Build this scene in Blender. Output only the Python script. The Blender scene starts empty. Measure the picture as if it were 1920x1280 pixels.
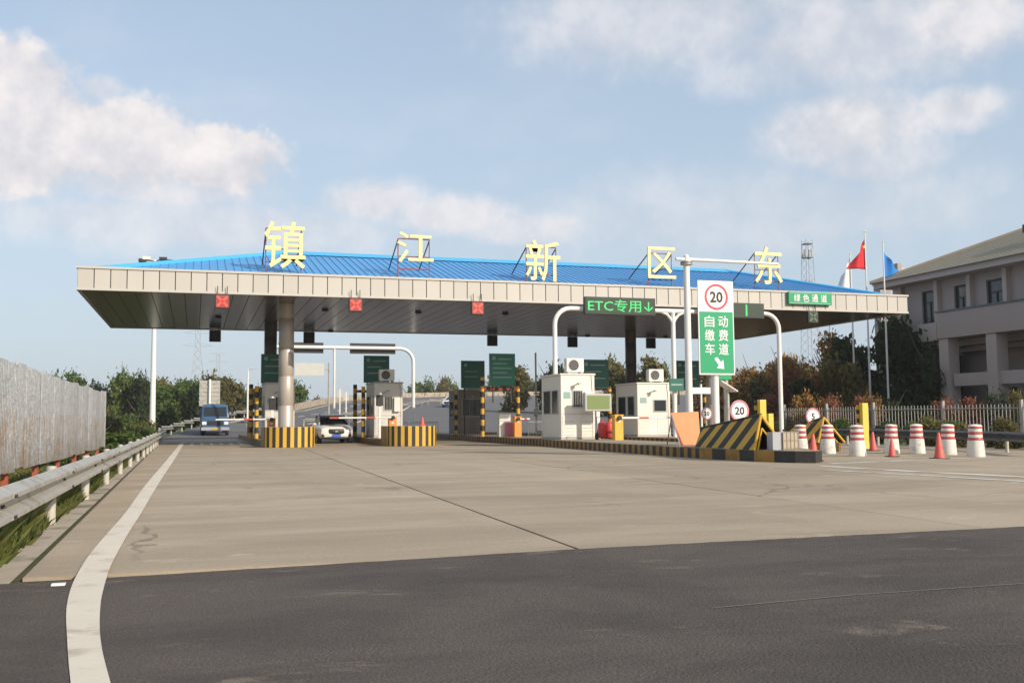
import bpy, bmesh, math, random
import numpy as np
from mathutils import Vector, Matrix
sc = bpy.context.scene
COL = sc.collection
R = math.radians
# ------------------------------------------------------------------ camera
cd = bpy.data.cameras.new('camera'); cam = bpy.data.objects.new('camera', cd); COL.objects.link(cam)
rt = Vector((0.95418355, -0.2991199, -0.00781333)); up = Vector((-0.01579087, -0.07641382, 0.99695114)); fw = Vector((0.29880497, 0.951151, 0.07763617))
m = Matrix.Identity(4)
for i in range(3):
    m[i][0] = rt[i]; m[i][1] = up[i]; m[i][2] = -fw[i]
m[2][3] = 1.15
cam.matrix_world = m
cd.sensor_width = 36; cd.lens = 36 * 1892 / 1920; cd.clip_start = 0.1; cd.clip_end = 6000
sc.camera = cam
# ------------------------------------------------------------------ light
SUN_EL, SUN_AZ = R(28), R(34)            # azimuth measured from -Y (behind the camera) towards +X
sdir = Vector((math.cos(SUN_EL) * math.sin(SUN_AZ), -math.cos(SUN_EL) * math.cos(SUN_AZ), math.sin(SUN_EL)))
sl = bpy.data.lights.new('sun', 'SUN'); sun = bpy.data.objects.new('sun', sl); COL.objects.link(sun)
sl.energy = 3.9; sl.angle = R(0.6); sl.color = (1.0, 0.89, 0.745)
sun.rotation_euler = sdir.to_track_quat('Z', 'Y').to_euler(); sun.location = (30, -40, 60)
sc.view_settings.view_transform = 'Standard'; sc.view_settings.look = 'None'
sc.view_settings.exposure = 0.30; sc.view_settings.gamma = 1.0; sc.view_settings.use_curve_mapping = False
# ------------------------------------------------------------------ world
w = bpy.data.worlds.new('World'); sc.world = w; w.use_nodes = True
nt = w.node_tree; nt.nodes.clear()
class N:
    def __init__(s, nt): s.nt = nt
    def n(s, t, **k):
        x = s.nt.nodes.new(t)
        for a, b in k.items(): setattr(x, a, b)
        return x
    def link(s, a, b): s.nt.links.new(a, b)
    def put(s, sock, v):
        if isinstance(v, bpy.types.NodeSocket): s.link(v, sock)
        else: sock.default_value = v
    def m(s, op, a, b=None, c=None, clamp=False):
        x = s.n('ShaderNodeMath', operation=op, use_clamp=clamp)
        s.put(x.inputs[0], a)
        if b is not None: s.put(x.inputs[1], b)
        if c is not None: s.put(x.inputs[2], c)
        return x.outputs[0]
    def mix(s, f, a, b, bt='MIX'):
        x = s.n('ShaderNodeMix', data_type='RGBA', blend_type=bt)
        s.put(x.inputs[0], f); s.put(x.inputs[6], a if not isinstance(a, tuple) else (*a, 1)); s.put(x.inputs[7], b if not isinstance(b, tuple) else (*b, 1))
        return x.outputs[2]
    def noise(s, vec, scale, detail=4, rough=.55, dist=0):
        x = s.n('ShaderNodeTexNoise'); x.inputs['Scale'].default_value = scale; x.inputs['Detail'].default_value = detail
        x.inputs['Roughness'].default_value = rough; x.inputs['Distortion'].default_value = dist
        if vec is not None: s.link(vec, x.inputs['Vector'])
        return x.outputs['Fac']
    def ss(s, v, a, b, c=0., d=1.):
        x = s.n('ShaderNodeMapRange', interpolation_type='SMOOTHSTEP'); s.put(x.inputs[0], v)
        for i, q in enumerate((a, b, c, d)): x.inputs[i + 1].default_value = q
        return x.outputs[0]
k = N(nt)
sky = k.n('ShaderNodeTexSky', sky_type='NISHITA'); sky.sun_disc = False
sky.sun_elevation = SUN_EL; sky.sun_rotation = math.pi - SUN_AZ
sky.air_density = 1.0; sky.dust_density = 2.0; sky.ozone_density = 1.2; sky.altitude = 20
tc = k.n('ShaderNodeTexCoord'); gen = tc.outputs['Generated']
sep = k.n('ShaderNodeSeparateXYZ'); k.link(gen, sep.inputs[0])
az = k.m('ARCTAN2', sep.outputs[0], sep.outputs[1]); el = k.m('ARCSINE', sep.outputs[2])
# the clouds of the sky: soft banks, their outlines broken up by noise
n1 = k.m('SUBTRACT', k.noise(gen, 11, 7, .62), .5); n2 = k.m('SUBTRACT', k.noise(gen, 30, 6, .6), .5)
nn = k.m('ADD', k.m('MULTIPLY', n1, 1.5), k.m('MULTIPLY', n2, .8))
BLOBS = [(-0.166, 0.298, 0.061, 0.040, 1), (-0.156, 0.255, 0.09, 0.055, 1), (-0.088, 0.303, 0.026, 0.013, .6), (-0.065, 0.255, 0.069, 0.042, 1), (0.023, 0.246, 0.066, 0.033, 1), (-0.035, 0.222, 0.127, 0.026, .75), (0.167, 0.214, 0.061, 0.022, .75), (0.247, 0.202, 0.079, 0.021, .75), (0.321, 0.189, 0.074, 0.018, .65), (-0.01, 0.187, 0.22, 0.030, .55), (0.633, 0.267, 0.087, 0.042, .8), (0.727, 0.275, 0.045, 0.021, .75), (0.656, 0.238, 0.069, 0.029, .55), (0.463, 0.379, 0.174, 0.048, .55), (0.641, 0.349, 0.159, 0.053, .6), (0.739, 0.353, 0.063, 0.045, .8), (0.537, 0.197, 0.264, 0.048, .35)]
dens = None
for a, e, ra, re, wt in BLOBS:
    dx = k.m('DIVIDE', k.m('SUBTRACT', az, a), ra * 1.25); dy = k.m('DIVIDE', k.m('SUBTRACT', el, e), re * 1.25)
    d = k.m('SQRT', k.m('ADD', k.m('MULTIPLY', dx, dx), k.m('MULTIPLY', dy, dy)))
    b = k.m('MULTIPLY', k.ss(k.m('SUBTRACT', k.m('MULTIPLY', nn, .9 if wt >= 1 else .62), d), -1.0, -.62 if wt >= 1 else -.3), wt)
    dens = b if dens is None else k.m('MAXIMUM', dens, b)
scl = k.n('ShaderNodeMapping'); scl.inputs['Scale'].default_value = (1, 1, 2.6); k.link(gen, scl.inputs[0])
wisp = k.ss(k.noise(scl.outputs[0], 2.3, 7, .6, .4), .48, .85, 0, .35)
dens = k.m('MAXIMUM', dens, wisp)
skyc = k.mix(1.0, sky.outputs[0], (.15, .15, .15), 'MULTIPLY')
hz = k.ss(el, .0, .45, .80, .52)
skyc = k.mix(hz, skyc, (.455, .545, .635))
lit = k.ss(k.m('ADD', n1, k.m('MULTIPLY', n2, .6)), -.22, .25)
cloudc = k.mix(lit, (.56, .56, .60), (.84, .785, .765))
col = k.mix(k.m('MULTIPLY', dens, .95), skyc, cloudc)
bg = k.n('ShaderNodeBackground'); bg.inputs[1].default_value = 1.0; k.link(col, bg.inputs[0])
wo = k.n('ShaderNodeOutputWorld'); k.link(bg.outputs[0], wo.inputs[0])

# ------------------------------------------------------------------ materials
MATS = {}
def mat(name, col, rough=.6, metal=0., var=.12, scale=1.5, fine=.06, fscale=25, bump=0., bscale=60, emit=0., streak=None, rnd=0., spec=.5, zband=None, dirt=None, dscale=.6, dlo=.55, dhi=.75):
    if name in MATS: return MATS[name]
    mt = bpy.data.materials.new(name); mt.use_nodes = True; MATS[name] = mt
    t = mt.node_tree; k = N(t); bs = t.nodes['Principled BSDF']
    pos = k.n('ShaderNodeNewGeometry').outputs['Position']
    if streak:
        mp = k.n('ShaderNodeMapping'); mp.inputs['Scale'].default_value = streak; k.link(pos, mp.inputs[0]); pv = mp.outputs[0]
    else: pv = pos
    f = k.m('ADD', 1 - var - fine, k.m('ADD', k.m('MULTIPLY', k.noise(pv, scale, 5, .6), 2 * var), k.m('MULTIPLY', k.noise(pos, fscale, 3), 2 * fine)))
    if rnd:
        oi = k.n('ShaderNodeObjectInfo').outputs['Random']
        f = k.m('MULTIPLY', f, k.m('ADD', 1 - rnd, k.m('MULTIPLY', oi, 2 * rnd)))
    cc = k.n('ShaderNodeCombineColor')
    for i in range(3): k.link(f, cc.inputs[i])
    c = k.mix(1.0, tuple(col), cc.outputs[0], 'MULTIPLY')
    if dirt:
        dm = k.ss(k.noise(pv, dscale, 6, .65, .3), dlo, dhi)
        if zband:
            sx = k.n('ShaderNodeSeparateXYZ'); k.link(pos, sx.inputs[0]); dm = k.m('MULTIPLY', dm, k.ss(k.m('ADD', sx.outputs[2], k.m('MULTIPLY', k.noise(pos, 3, 4), .5)), zband[0], zband[1]))
        c = k.mix(dm, c, tuple(dirt))
    k.link(c, bs.inputs['Base Color'])
    bs.inputs['Roughness'].default_value = rough; bs.inputs['Metallic'].default_value = metal
    bs.inputs['Specular IOR Level'].default_value = spec
    if emit:
        bs.inputs['Emission Color'].default_value = (*col, 1); bs.inputs['Emission Strength'].default_value = emit
    if bump:
        bn = k.n('ShaderNodeBump'); bn.inputs['Strength'].default_value = bump; bn.inputs['Distance'].default_value = .02
        k.link(k.noise(pos, bscale, 4), bn.inputs['Height']); k.link(bn.outputs[0], bs.inputs['Normal'])
    return mt
def leafmat(name, cols):
    if name in MATS: return MATS[name]
    mt = bpy.data.materials.new(name); mt.use_nodes = True; MATS[name] = mt
    t = mt.node_tree; k = N(t); bs = t.nodes['Principled BSDF']
    ge = k.n('ShaderNodeNewGeometry'); rp = k.n('ShaderNodeValToRGB'); cr = rp.color_ramp
    while len(cr.elements) < len(cols): cr.elements.new(.5)
    for i, c in enumerate(cols): cr.elements[i].position = i / (len(cols) - 1); cr.elements[i].color = (*c, 1)
    oi = k.n('ShaderNodeObjectInfo').outputs['Random']
    f = k.m('ADD', k.m('MULTIPLY', ge.outputs['Random Per Island'], .5), k.m('ADD', k.m('MULTIPLY', k.noise(ge.outputs['Position'], .8, 3), .5), k.m('MULTIPLY', k.m('SUBTRACT', oi, .5), .4)), clamp=True)
    k.link(f, rp.inputs[0]); k.link(rp.outputs[0], bs.inputs['Base Color'])
    bs.inputs['Roughness'].default_value = .7; bs.inputs['Specular IOR Level'].default_value = .25
    tr = k.n('ShaderNodeBsdfTranslucent'); k.link(rp.outputs[0], tr.inputs[0])
    mx = k.n('ShaderNodeMixShader'); mx.inputs[0].default_value = .38
    k.link(bs.outputs[0], mx.inputs[1]); k.link(tr.outputs[0], mx.inputs[2]); k.link(mx.outputs[0], t.nodes['Material Output'].inputs[0])
    return mt
def ground_mat(name, base, dark, pale, track, rough, grain, gscale, bump, crack=.0, xs=.25):
    mt = bpy.data.materials.new(name); mt.use_nodes = True; MATS[name] = mt; t = mt.node_tree; k = N(t); bs = t.nodes['Principled BSDF']
    pos = k.n('ShaderNodeNewGeometry').outputs['Position']
    def mp(sx, sy):
        q = k.n('ShaderNodeMapping'); q.inputs['Scale'].default_value = (sx, sy, 1); k.link(pos, q.inputs[0]); return q.outputs[0]
    c = k.mix(k.ss(k.noise(mp(xs, 1), .8, 7, .68, .5), .35, .7), base, dark)                # mottled wear
    c = k.mix(k.m('MULTIPLY', k.ss(k.noise(mp(1, .05), .55, 4, .6), .48, .7), track), c, dark)   # tyre tracks along the lanes
    c = k.mix(k.m('MULTIPLY', k.ss(k.noise(mp(.5, 1), 1.7, 7, .7, .6), .585, .70), .7), c, pale)    # pale scuffs
    c = k.mix(k.m('MULTIPLY', k.ss(k.noise(pos, 2.3, 5, .7), .66, .74), .5), c, tuple(q * .6 for q in dark))   # oil spots
    if crack:
        vo = k.n('ShaderNodeTexVoronoi', feature='DISTANCE_TO_EDGE'); vo.inputs['Scale'].default_value = .21
        wv = k.n('ShaderNodeVectorMath', operation='ADD'); nz = k.n('ShaderNodeTexNoise'); nz.inputs['Scale'].default_value = 1.3; nz.inputs['Detail'].default_value = 5; k.link(pos, nz.inputs['Vector'])
        k.link(pos, wv.inputs[0]); k.link(nz.outputs['Color'], wv.inputs[1]); k.link(wv.outputs[0], vo.inputs['Vector'])
        cr = k.m('MULTIPLY', k.m('LESS_THAN', vo.outputs['Distance'], .006), k.ss(k.noise(pos, .16, 2), .5, .56))
        c = k.mix(k.m('MULTIPLY', cr, crack), c, tuple(q * .45 for q in dark))
    g = k.m('ADD', 1 - grain, k.m('MULTIPLY', k.noise(pos, gscale, 3, .7), 2 * grain)); oi = k.n('ShaderNodeObjectInfo').outputs['Random']
    g = k.m('MULTIPLY', g, k.m('ADD', .93, k.m('MULTIPLY', oi, .14)))
    cc = k.n('ShaderNodeCombineColor')
    for i in range(3): k.link(g, cc.inputs[i])
    k.link(k.mix(1.0, c, cc.outputs[0], 'MULTIPLY'), bs.inputs['Base Color']); bs.inputs['Roughness'].default_value = rough; bs.inputs['Specular IOR Level'].default_value = .3
    bn = k.n('ShaderNodeBump'); bn.inputs['Strength'].default_value = bump; bn.inputs['Distance'].default_value = .02; k.link(k.noise(pos, gscale, 4), bn.inputs['Height']); k.link(bn.outputs[0], bs.inputs['Normal'])
    return mt
M_conc = ground_mat('concrete_slab', (.375, .308, .225), (.285, .23, .165), (.47, .395, .30), .6, .85, .16, 22, .3, crack=.55)
M_joint = mat('joint_filler', (.11, .09, .075), .9)
M_asph = ground_mat('asphalt', (.105, .087, .075), (.064, .054, .047), (.23, .185, .145), .6, .92, .5, 60, .8, xs=.5)
M_asphold = mat('worn_asphalt', (.115, .11, .11), .9, var=.15, scale=.2, fine=.08, fscale=4)
M_paint = mat('worn_white_paint', (.62, .56, .46), .7, var=.12, scale=2, fine=.06, fscale=30, dirt=(.40, .34, .27), dscale=2.2, dlo=.52, dhi=.72)
M_paint2 = mat('faded_white_paint', (.66, .62, .57), .8, var=.15, scale=1.2, dirt=(.42, .345, .26), dscale=1.2, dlo=.42, dhi=.6)
M_soil = mat('verge_soil', (.10, .095, .045), .95, var=.3, scale=.6, fine=.2, fscale=12, bump=.4, bscale=14, dirt=(.06, .085, .025), dscale=.5, dlo=.4, dhi=.6)
M_gutter = mat('gutter_concrete', (.36, .30, .23), .9, var=.25, scale=2.2, fine=.12, fscale=20, bump=.3, dirt=(.13, .12, .07), dscale=1.6, dlo=.5, dhi=.68)
M_panel = mat('beige_cladding', (.495, .465, .415), .45, var=.05, scale=.8, fine=.02, rnd=.045, dirt=(.46, .41, .34), dscale=1.4, dlo=.6, dhi=.85, streak=(1.2, 1.2, .25))
M_seam = mat('cladding_seam', (.07, .058, .05), .8)
M_soffit = mat('brown_soffit_metal', (.135, .105, .082), .24, metal=.2, var=.1, scale=.5, fine=.03, rnd=.07, streak=(1, .12, 1))
M_blue = mat('blue_roof_sheet', (.085, .30, .59), .5, var=.08, scale=.5, rnd=.03)
M_bluel = mat('pale_blue_ridge', (.07, .40, .70), .4, var=.06)
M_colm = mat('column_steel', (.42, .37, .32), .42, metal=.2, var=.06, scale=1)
M_colshade = mat('column_steel_shaded', (.085, .065, .055), .45, var=.1)  # column material in dark brown; the rear columns' shade is put into the colour
M_post = mat('weathered_white_post', (.42, .39, .33), .6, var=.15, scale=4)
M_white = mat('white_steel', (.74, .72, .68), .4, var=.04, scale=1.5)
M_cream = mat('cream_booth_wall', (.74, .69, .60), .5, var=.05, scale=1.2, dirt=(.55, .50, .42), dscale=2.2, dlo=.6, dhi=.85, streak=(1, 1, .35))
M_grey = mat('grey_plastic', (.42, .41, .39), .55, var=.05)
M_dark = mat('dark_metal', (.025, .024, .024), .5, var=.1)
M_black = mat('black_paint', (.028, .024, .022), .6, var=.15, fine=.08, dirt=(.09, .075, .06), dscale=3, dlo=.55, dhi=.8)
M_yel = mat('yellow_paint', (.62, .36, .035), .55, var=.12, scale=2, dirt=(.33, .22, .07), dscale=2.5, dlo=.56, dhi=.78)
M_yel2 = mat('bright_yellow_paint', (.72, .52, .07), .5, var=.06)
M_oran = mat('orange_cabinet', (.75, .27, .04), .5, var=.06)
M_oran2 = mat('faded_orange_board', (.74, .22, .07), .6, var=.12, scale=3, dirt=(.70, .30, .15), dscale=3, dlo=.55, dhi=.8)
M_red = mat('red_paint', (.50, .045, .04), .5, var=.08)
M_redc = mat('cone_red', (.62, .10, .075), .55, var=.2, scale=6, dirt=(.35, .12, .09), dscale=6, dlo=.55, dhi=.72)
M_green = mat('sign_green', (.0, .30, .12), .45, var=.03)
M_boardg = mat('board_green', (.012, .115, .085), .45, var=.06)
M_boardl = mat('board_text', (.25, .38, .35), .6)
M_signw = mat('sign_white', (.80, .79, .77), .45, var=.02)
M_gold = mat('gold_letter', (.85, .69, .31), .4, var=.05)
M_glass = mat('dark_glass', (.02, .025, .03), .08, var=.1)
M_glassb = mat('window_glass', (.06, .07, .075), .12, var=.3, scale=.5)
M_galv = mat('galvanised_steel', (.44, .42, .37), .48, metal=.4, var=.16, scale=3, fine=.08, dirt=(.27, .22, .16), dscale=2.4, dlo=.48, dhi=.72)
M_hoard = mat('sheet_metal_painted_reflection', (.50, .50, .50), .30, metal=.85, var=.22, scale=1.6, fine=.08, fscale=6, rnd=.10, streak=(2, 2, .4), zband=(1.75, 1.3), dirt=(.42, .31, .22), dscale=1.8, dlo=.44, dhi=.68, bump=.8, bscale=4)  # brown lower band (the dirt colour) is the tan ground's reflection painted into the colour
M_rust = mat('red_oxide_steel', (.33, .075, .035), .7, var=.2, scale=4)
M_trunk = mat('bark', (.10, .075, .055), .9, var=.3, scale=5, bump=.3)
M_wall = mat('pinkish_render', (.37, .305, .275), .8, var=.06, scale=.5, fine=.03)
M_wall2 = mat('pinkish_trim', (.45, .375, .34), .8, var=.05, scale=.5)
M_rooft = mat('roof_tile', (.36, .305, .22), .85, var=.12, scale=.7, fine=.12, fscale=5)
M_pylon = mat('pylon_steel', (.42, .43, .45), .6, var=.05)
M_led = mat('led_green', (.03, .5, .14), .5, emit=.32)
M_ledbox = mat('led_face', (.008, .03, .012), .5)
M_ledred = mat('signal_red', (.85, .09, .06), .5, emit=.25)
M_lcd = mat('lcd_face', (.19, .25, .09), .3, var=.1, scale=3)
M_carw = mat('car_white', (.80, .77, .70), .25, var=.02)
M_cab = mat('truck_blue', (.05, .11, .21), .35, var=.05)
M_tyre = mat('tyre', (.02, .02, .02), .8)
M_rim = mat('rim', (.4, .4, .4), .3, metal=.8)
M_platb = mat('plate_blue', (.05, .13, .5), .4)
M_platy = mat('plate_yellow', (.55, .36, .05), .4)
M_chr = mat('bumper_silver', (.45, .45, .47), .35, metal=.3)
M_lamp = mat('lamp_lens', (.75, .74, .70), .15)
M_flagr = mat('flag_red', (.60, .015, .02), .7, var=.06)
M_flagb = mat('flag_blue', (.02, .20, .58), .7, var=.06)
M_flagw = mat('flag_white', (.72, .72, .72), .7, var=.06)
M_pink = mat('pink_notice', (.62, .20, .24), .6)
M_ac = mat('ac_white', (.70, .68, .62), .5, var=.04)
L_green = leafmat('leaf_green', [(0.043, 0.072, 0.017), (0.094, 0.145, 0.032), (0.174, 0.217, 0.051)])
L_dark = leafmat('leaf_dark', [(.018, .032, .014), (.032, .052, .018), (.058, .08, .026)])
L_aut = leafmat('leaf_autumn', [(0.131, 0.094, 0.041), (0.319, 0.181, 0.058), (0.478, 0.290, 0.087)])
L_red = leafmat('leaf_rust', [(0.189, 0.072, 0.051), (0.319, 0.123, 0.072), (0.290, 0.174, 0.109)])
L_olive = leafmat('leaf_olive', [(0.065, 0.065, 0.026), (0.145, 0.131, 0.043), (0.246, 0.203, 0.072)])
L_grass = leafmat('leaf_grass', [(.065, .085, .018), (.12, .135, .032), (.23, .19, .07)])

# ------------------------------------------------------------------ mesh helpers
class MB:
    def __init__(s): s.v = []; s.f = []; s.mi = []
    def add(s, vs, fs, mi=0):
        o = len(s.v); s.v += [tuple(v) for v in vs]; s.f += [tuple(i + o for i in f) for f in fs]; s.mi += [mi] * len(fs); return s
    def box(s, x0, x1, y0, y1, z0, z1, mi=0):
        return s.add([(x0, y0, z0), (x1, y0, z0), (x1, y1, z0), (x0, y1, z0), (x0, y0, z1), (x1, y0, z1), (x1, y1, z1), (x0, y1, z1)],
                     [(0, 3, 2, 1), (4, 5, 6, 7), (0, 1, 5, 4), (1, 2, 6, 5), (2, 3, 7, 6), (3, 0, 4, 7)], mi)
    def cb(s, c, d, mi=0): return s.box(c[0] - d[0] / 2, c[0] + d[0] / 2, c[1] - d[1] / 2, c[1] + d[1] / 2, c[2] - d[2] / 2, c[2] + d[2] / 2, mi)
    def tube(s, pts, r, n=10, mi=0, caps=True):
        pts = [Vector(p) for p in pts]; rs = r if isinstance(r, (list, tuple)) else [r] * len(pts); vs = []; fs = []
        prev = None
        for i, p in enumerate(pts):
            t = (pts[min(i + 1, len(pts) - 1)] - pts[max(i - 1, 0)]).normalized()
            a = Vector((0, 0, 1)) if abs(t.z) < .9 else Vector((1, 0, 0))
            if prev is not None: a = prev
            u = (a - t * a.dot(t)).normalized(); v = t.cross(u); prev = u
            for j in range(n):
                q = 2 * math.pi * j / n; vs.append(p + (u * math.cos(q) + v * math.sin(q)) * rs[i])
        for i in range(len(pts) - 1):
            for j in range(n):
                fs.append((i * n + j, i * n + (j + 1) % n, (i + 1) * n + (j + 1) % n, (i + 1) * n + j))
        if caps: fs.append(tuple(range(n - 1, -1, -1))); fs.append(tuple((len(pts) - 1) * n + j for j in range(n)))
        return s.add(vs, fs, mi)
    def lathe(s, prof, c=(0, 0, 0), n=20, mi=0, axis='z'):
        vs = []; fs = []
        for r, z in prof:
            for j in range(n):
                q = 2 * math.pi * j / n; x, y = r * math.cos(q), r * math.sin(q)
                p = (x, y, z) if axis == 'z' else ((z, x, y) if axis == 'x' else (y, z, x))
                vs.append((p[0] + c[0], p[1] + c[1], p[2] + c[2]))
        mis = []
        for i in range(len(prof) - 1):
            for j in range(n): fs.append((i * n + j, i * n + (j + 1) % n, (i + 1) * n + (j + 1) % n, (i + 1) * n + j))
        fs.append(tuple(range(n - 1, -1, -1))); fs.append(tuple((len(prof) - 1) * n + j for j in range(n)))
        return s.add(vs, fs, mi)
    def prism(s, poly, z0, z1, mi=0, mtop=None, side=None):
        n = len(poly); vs = [(x, y, z0) for x, y in poly] + [(x, y, z1) for x, y in poly]
        o = len(s.v); s.v += vs
        for i in range(n):
            s.f.append((o + i, o + (i + 1) % n, o + n + (i + 1) % n, o + n + i)); s.mi.append(mi if side is None else side[i])
        s.f.append(tuple(o + n + i for i in range(n))); s.mi.append(mi if mtop is None else mtop)
        s.f.append(tuple(o + i for i in range(n - 1, -1, -1))); s.mi.append(mi if mtop is None else mtop)
        return s
    def mesh(s, name):
        me = bpy.data.meshes.new(name); me.from_pydata(s.v, [], s.f)
        me.polygons.foreach_set('material_index', s.mi); me.update()
        bm = bmesh.new(); bm.from_mesh(me); bmesh.ops.recalc_face_normals(bm, faces=bm.faces); bm.to_mesh(me); bm.free()
        return me
    def build(s, name, mats, parent=None, smooth=False, bevel=0, loc=None):
        o = mk(name, s.mesh(name), mats, parent, loc)
        if smooth:
            o.data.polygons.foreach_set('use_smooth', [True] * len(o.data.polygons)); o.data.set_sharp_from_angle(angle=R(40))
        if bevel:
            b = o.modifiers.new('bevel', 'BEVEL'); b.width = bevel; b.segments = 2; b.limit_method = 'ANGLE'
        return o
def mk(name, me, mats, parent=None, loc=None):
    o = bpy.data.objects.new(name, me); COL.objects.link(o)
    if not len(me.materials):
        for q in (mats if isinstance(mats, (list, tuple)) else [mats]): me.materials.append(q)
    if parent is not None: o.parent = parent
    if loc is not None: o.location = loc
    return o
def tag(o, label, cat, group=None, kind=None):
    o['label'] = label; o['category'] = cat
    if group: o['group'] = group
    if kind: o['kind'] = kind
    return o
def struct(o, label=None):
    o['kind'] = 'structure'
    if label: o['label'] = label
    return o
def thing(name, loc, label, cat, group=None, rz=0.):
    o = bpy.data.objects.new(name, None); COL.objects.link(o); o.empty_display_size = .2
    o.location = loc; o.rotation_euler[2] = rz
    return tag(o, label, cat, group)
def dup(root, loc=None, rz=None, label=None, scale=None):
    c = root.copy(); COL.objects.link(c)
    if loc is not None: c.location = loc
    if rz is not None: c.rotation_euler[2] = rz
    if scale is not None: c.scale = scale
    if label: c['label'] = label
    def rec(a, b):
        for ch in list(a.children):
            d = ch.copy(); COL.objects.link(d); d.parent = b; d.matrix_parent_inverse = ch.matrix_parent_inverse.copy(); rec(ch, d)
    rec(root, c)
    return c
def textmesh(txt, size, depth=.01, bold=0., name='lettering'):
    cu = bpy.data.curves.new('t', 'FONT'); cu.body = txt; cu.size = size; cu.extrude = depth / 2; cu.offset = bold
    cu.align_x = 'CENTER'; cu.align_y = 'CENTER'; cu.resolution_u = 2
    ob = bpy.data.objects.new('t', cu); COL.objects.link(ob)
    dg = bpy.context.evaluated_depsgraph_get(); dg.update()
    me = bpy.data.meshes.new_from_object(ob.evaluated_get(dg)); me.name = name
    bpy.data.objects.remove(ob); bpy.data.curves.remove(cu)
    me.transform(Matrix.Rotation(R(90), 4, 'X'))           # stands upright, facing -Y
    me.materials.clear()
    return me
def fit(me, x0, x1, z0, z1, y):
    co = np.empty(len(me.vertices) * 3); me.vertices.foreach_get('co', co); co = co.reshape(-1, 3)
    a, b = co.min(0), co.max(0)
    co[:, 0] = x0 + (co[:, 0] - a[0]) / (b[0] - a[0]) * (x1 - x0); co[:, 2] = z0 + (co[:, 2] - a[2]) / (b[2] - a[2]) * (z1 - z0)
    co[:, 1] = y + co[:, 1] - (a[1] + b[1]) / 2
    me.vertices.foreach_set('co', co.ravel()); me.update()
    return me

# ------------------------------------------------------------------ ground and pavements
def sheet(name, poly, z, mt, parent=None):
    b = MB(); b.add([(x, y, z) for x, y in poly], [tuple(range(len(poly)))])
    return b.build(name, mt, parent)
b = MB(); prof = [(-3000, -1.0), (-4.2, -1.0), (-3.3, -.82), (-2.5, -.42), (-1.9, -.10), (-1.66, -.06), (3000, -.06)]
for q in range(len(prof) - 1): b.add([(prof[q][0], -3000, prof[q][1]), (prof[q + 1][0], -3000, prof[q + 1][1]), (prof[q + 1][0], 3000, prof[q + 1][1]), (prof[q][0], 3000, prof[q][1])], [(0, 1, 2, 3)])
struct(b.build('ground', M_soil))
def gz(x): return float(np.interp(x, [p[0] for p in prof], [p[1] for p in prof]))
apron = struct(sheet('concrete_apron', [(-1.25, 8.3), (34, 8.3), (45, 74), (-2.2, 74)], -.035, M_joint))
base = [-1.22, 3.28, 7.8, 12.3, 16.8, 21.3, 25.8, 30.3, 34.8]; drift = [-.012, .033, .042, .05, .055, .055, .055, .055, .055]
ys = [8.42, 13.2, 18.4, 23.6, 28.8, 34, 39.2, 44.4, 49.6, 54.8, 60, 65.2, 70.4, 74]
rg = random.Random(3)
def bx(i, y): return base[i] + (y - 8.4) * drift[i]
for j in range(len(ys) - 1):
    for i in range(len(base) - 1):
        g1 = .016 if i == 1 else .009; g0 = .016 if i == 0 else .009
        y0, y1 = ys[j] + .011, ys[j + 1] - .011
        h = rg.uniform(-.004, .002)
        p = [(bx(i, y0) + (g1 if i == 1 else .008), y0), (bx(i + 1, y0) - (.02 if i == 0 else .008), y0), (bx(i + 1, y1) - (.02 if i == 0 else .008), y1), (bx(i, y1) + (g1 if i == 1 else .008), y1)]
        b = MB(); b.prism(p, -.03, 0 + h * .5); b.build('slab', M_conc, apron)
rg = random.Random(8); ap = [(-9, -12), (60, -12), (60, 8.62)]
for q in range(160):
    x = 20 - q * .135; ap.append((x, float(np.interp(x, [-1.25, -.6, 3.25, 8.24, 20], [8.12, 8.18, 8.50, 8.55, 8.6])) + rg.uniform(-.012, .012)))
struct(sheet('asphalt_road', ap + [(-1.6, 8.1), (-9, 8.0)], .006, M_asph))
# gutter strip with broken edge beside the guardrail
b = MB(); rg = random.Random(5); L = []; Rr = []
for q in range(61):
    y = 7.6 + q * 1.1
    Rr.append((-1.25 - (y - 8.4) * .012 - .012, y)); L.append((-1.62 - (y - 8.4) * .012 + rg.uniform(-.09, .07), y))
for q in range(60):
    b.add([(*L[q], .0), (*Rr[q], .004), (*Rr[q + 1], .004), (*L[q + 1], .0)], [(0, 1, 2, 3)])
struct(b.build('gutter', M_gutter))
# left edge line
LL = [(-.27, 3.2), (-.51, 4.98), (-.63, 5.94), (-.74, 6.9), (-.81, 7.84), (-.845, 8.8), (-.86, 9.8), (-.85, 11.5), (-.83, 14.1), (-.85, 20.8), (-.80, 34), (-.74, 60)]
LR = [(-.10, 3.2), (-.34, 4.91), (-.46, 5.88), (-.545, 6.9), (-.59, 7.76), (-.625, 8.8), (-.635, 9.9), (-.64, 11.5), (-.63, 14.0), (-.63, 20.7), (-.585, 34), (-.53, 60)]
def subd(p, n=4):
    out = []
    for i in range(len(p) - 1):
        a, b_, c, d = [Vector(p[max(0, min(len(p) - 1, i + o))]) for o in (-1, 0, 1, 2)]
        for t in range(n):
            t /= n; out.append(.5 * ((2 * b_) + (c - a) * t + (2 * a - 5 * b_ + 4 * c - d) * t * t + (3 * b_ - a - 3 * c + d) * t ** 3))
    return out + [Vector(p[-1])]
b = MB(); A, B = subd(LL), subd(LR)
for i in range(len(A) - 1):
    b.add([(*A[i], .011), (*B[i], .011), (*B[i + 1], .011), (*A[i + 1], .011)], [(0, 1, 2, 3)])
struct(b.build('edge_line', M_paint))
b = MB()
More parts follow.
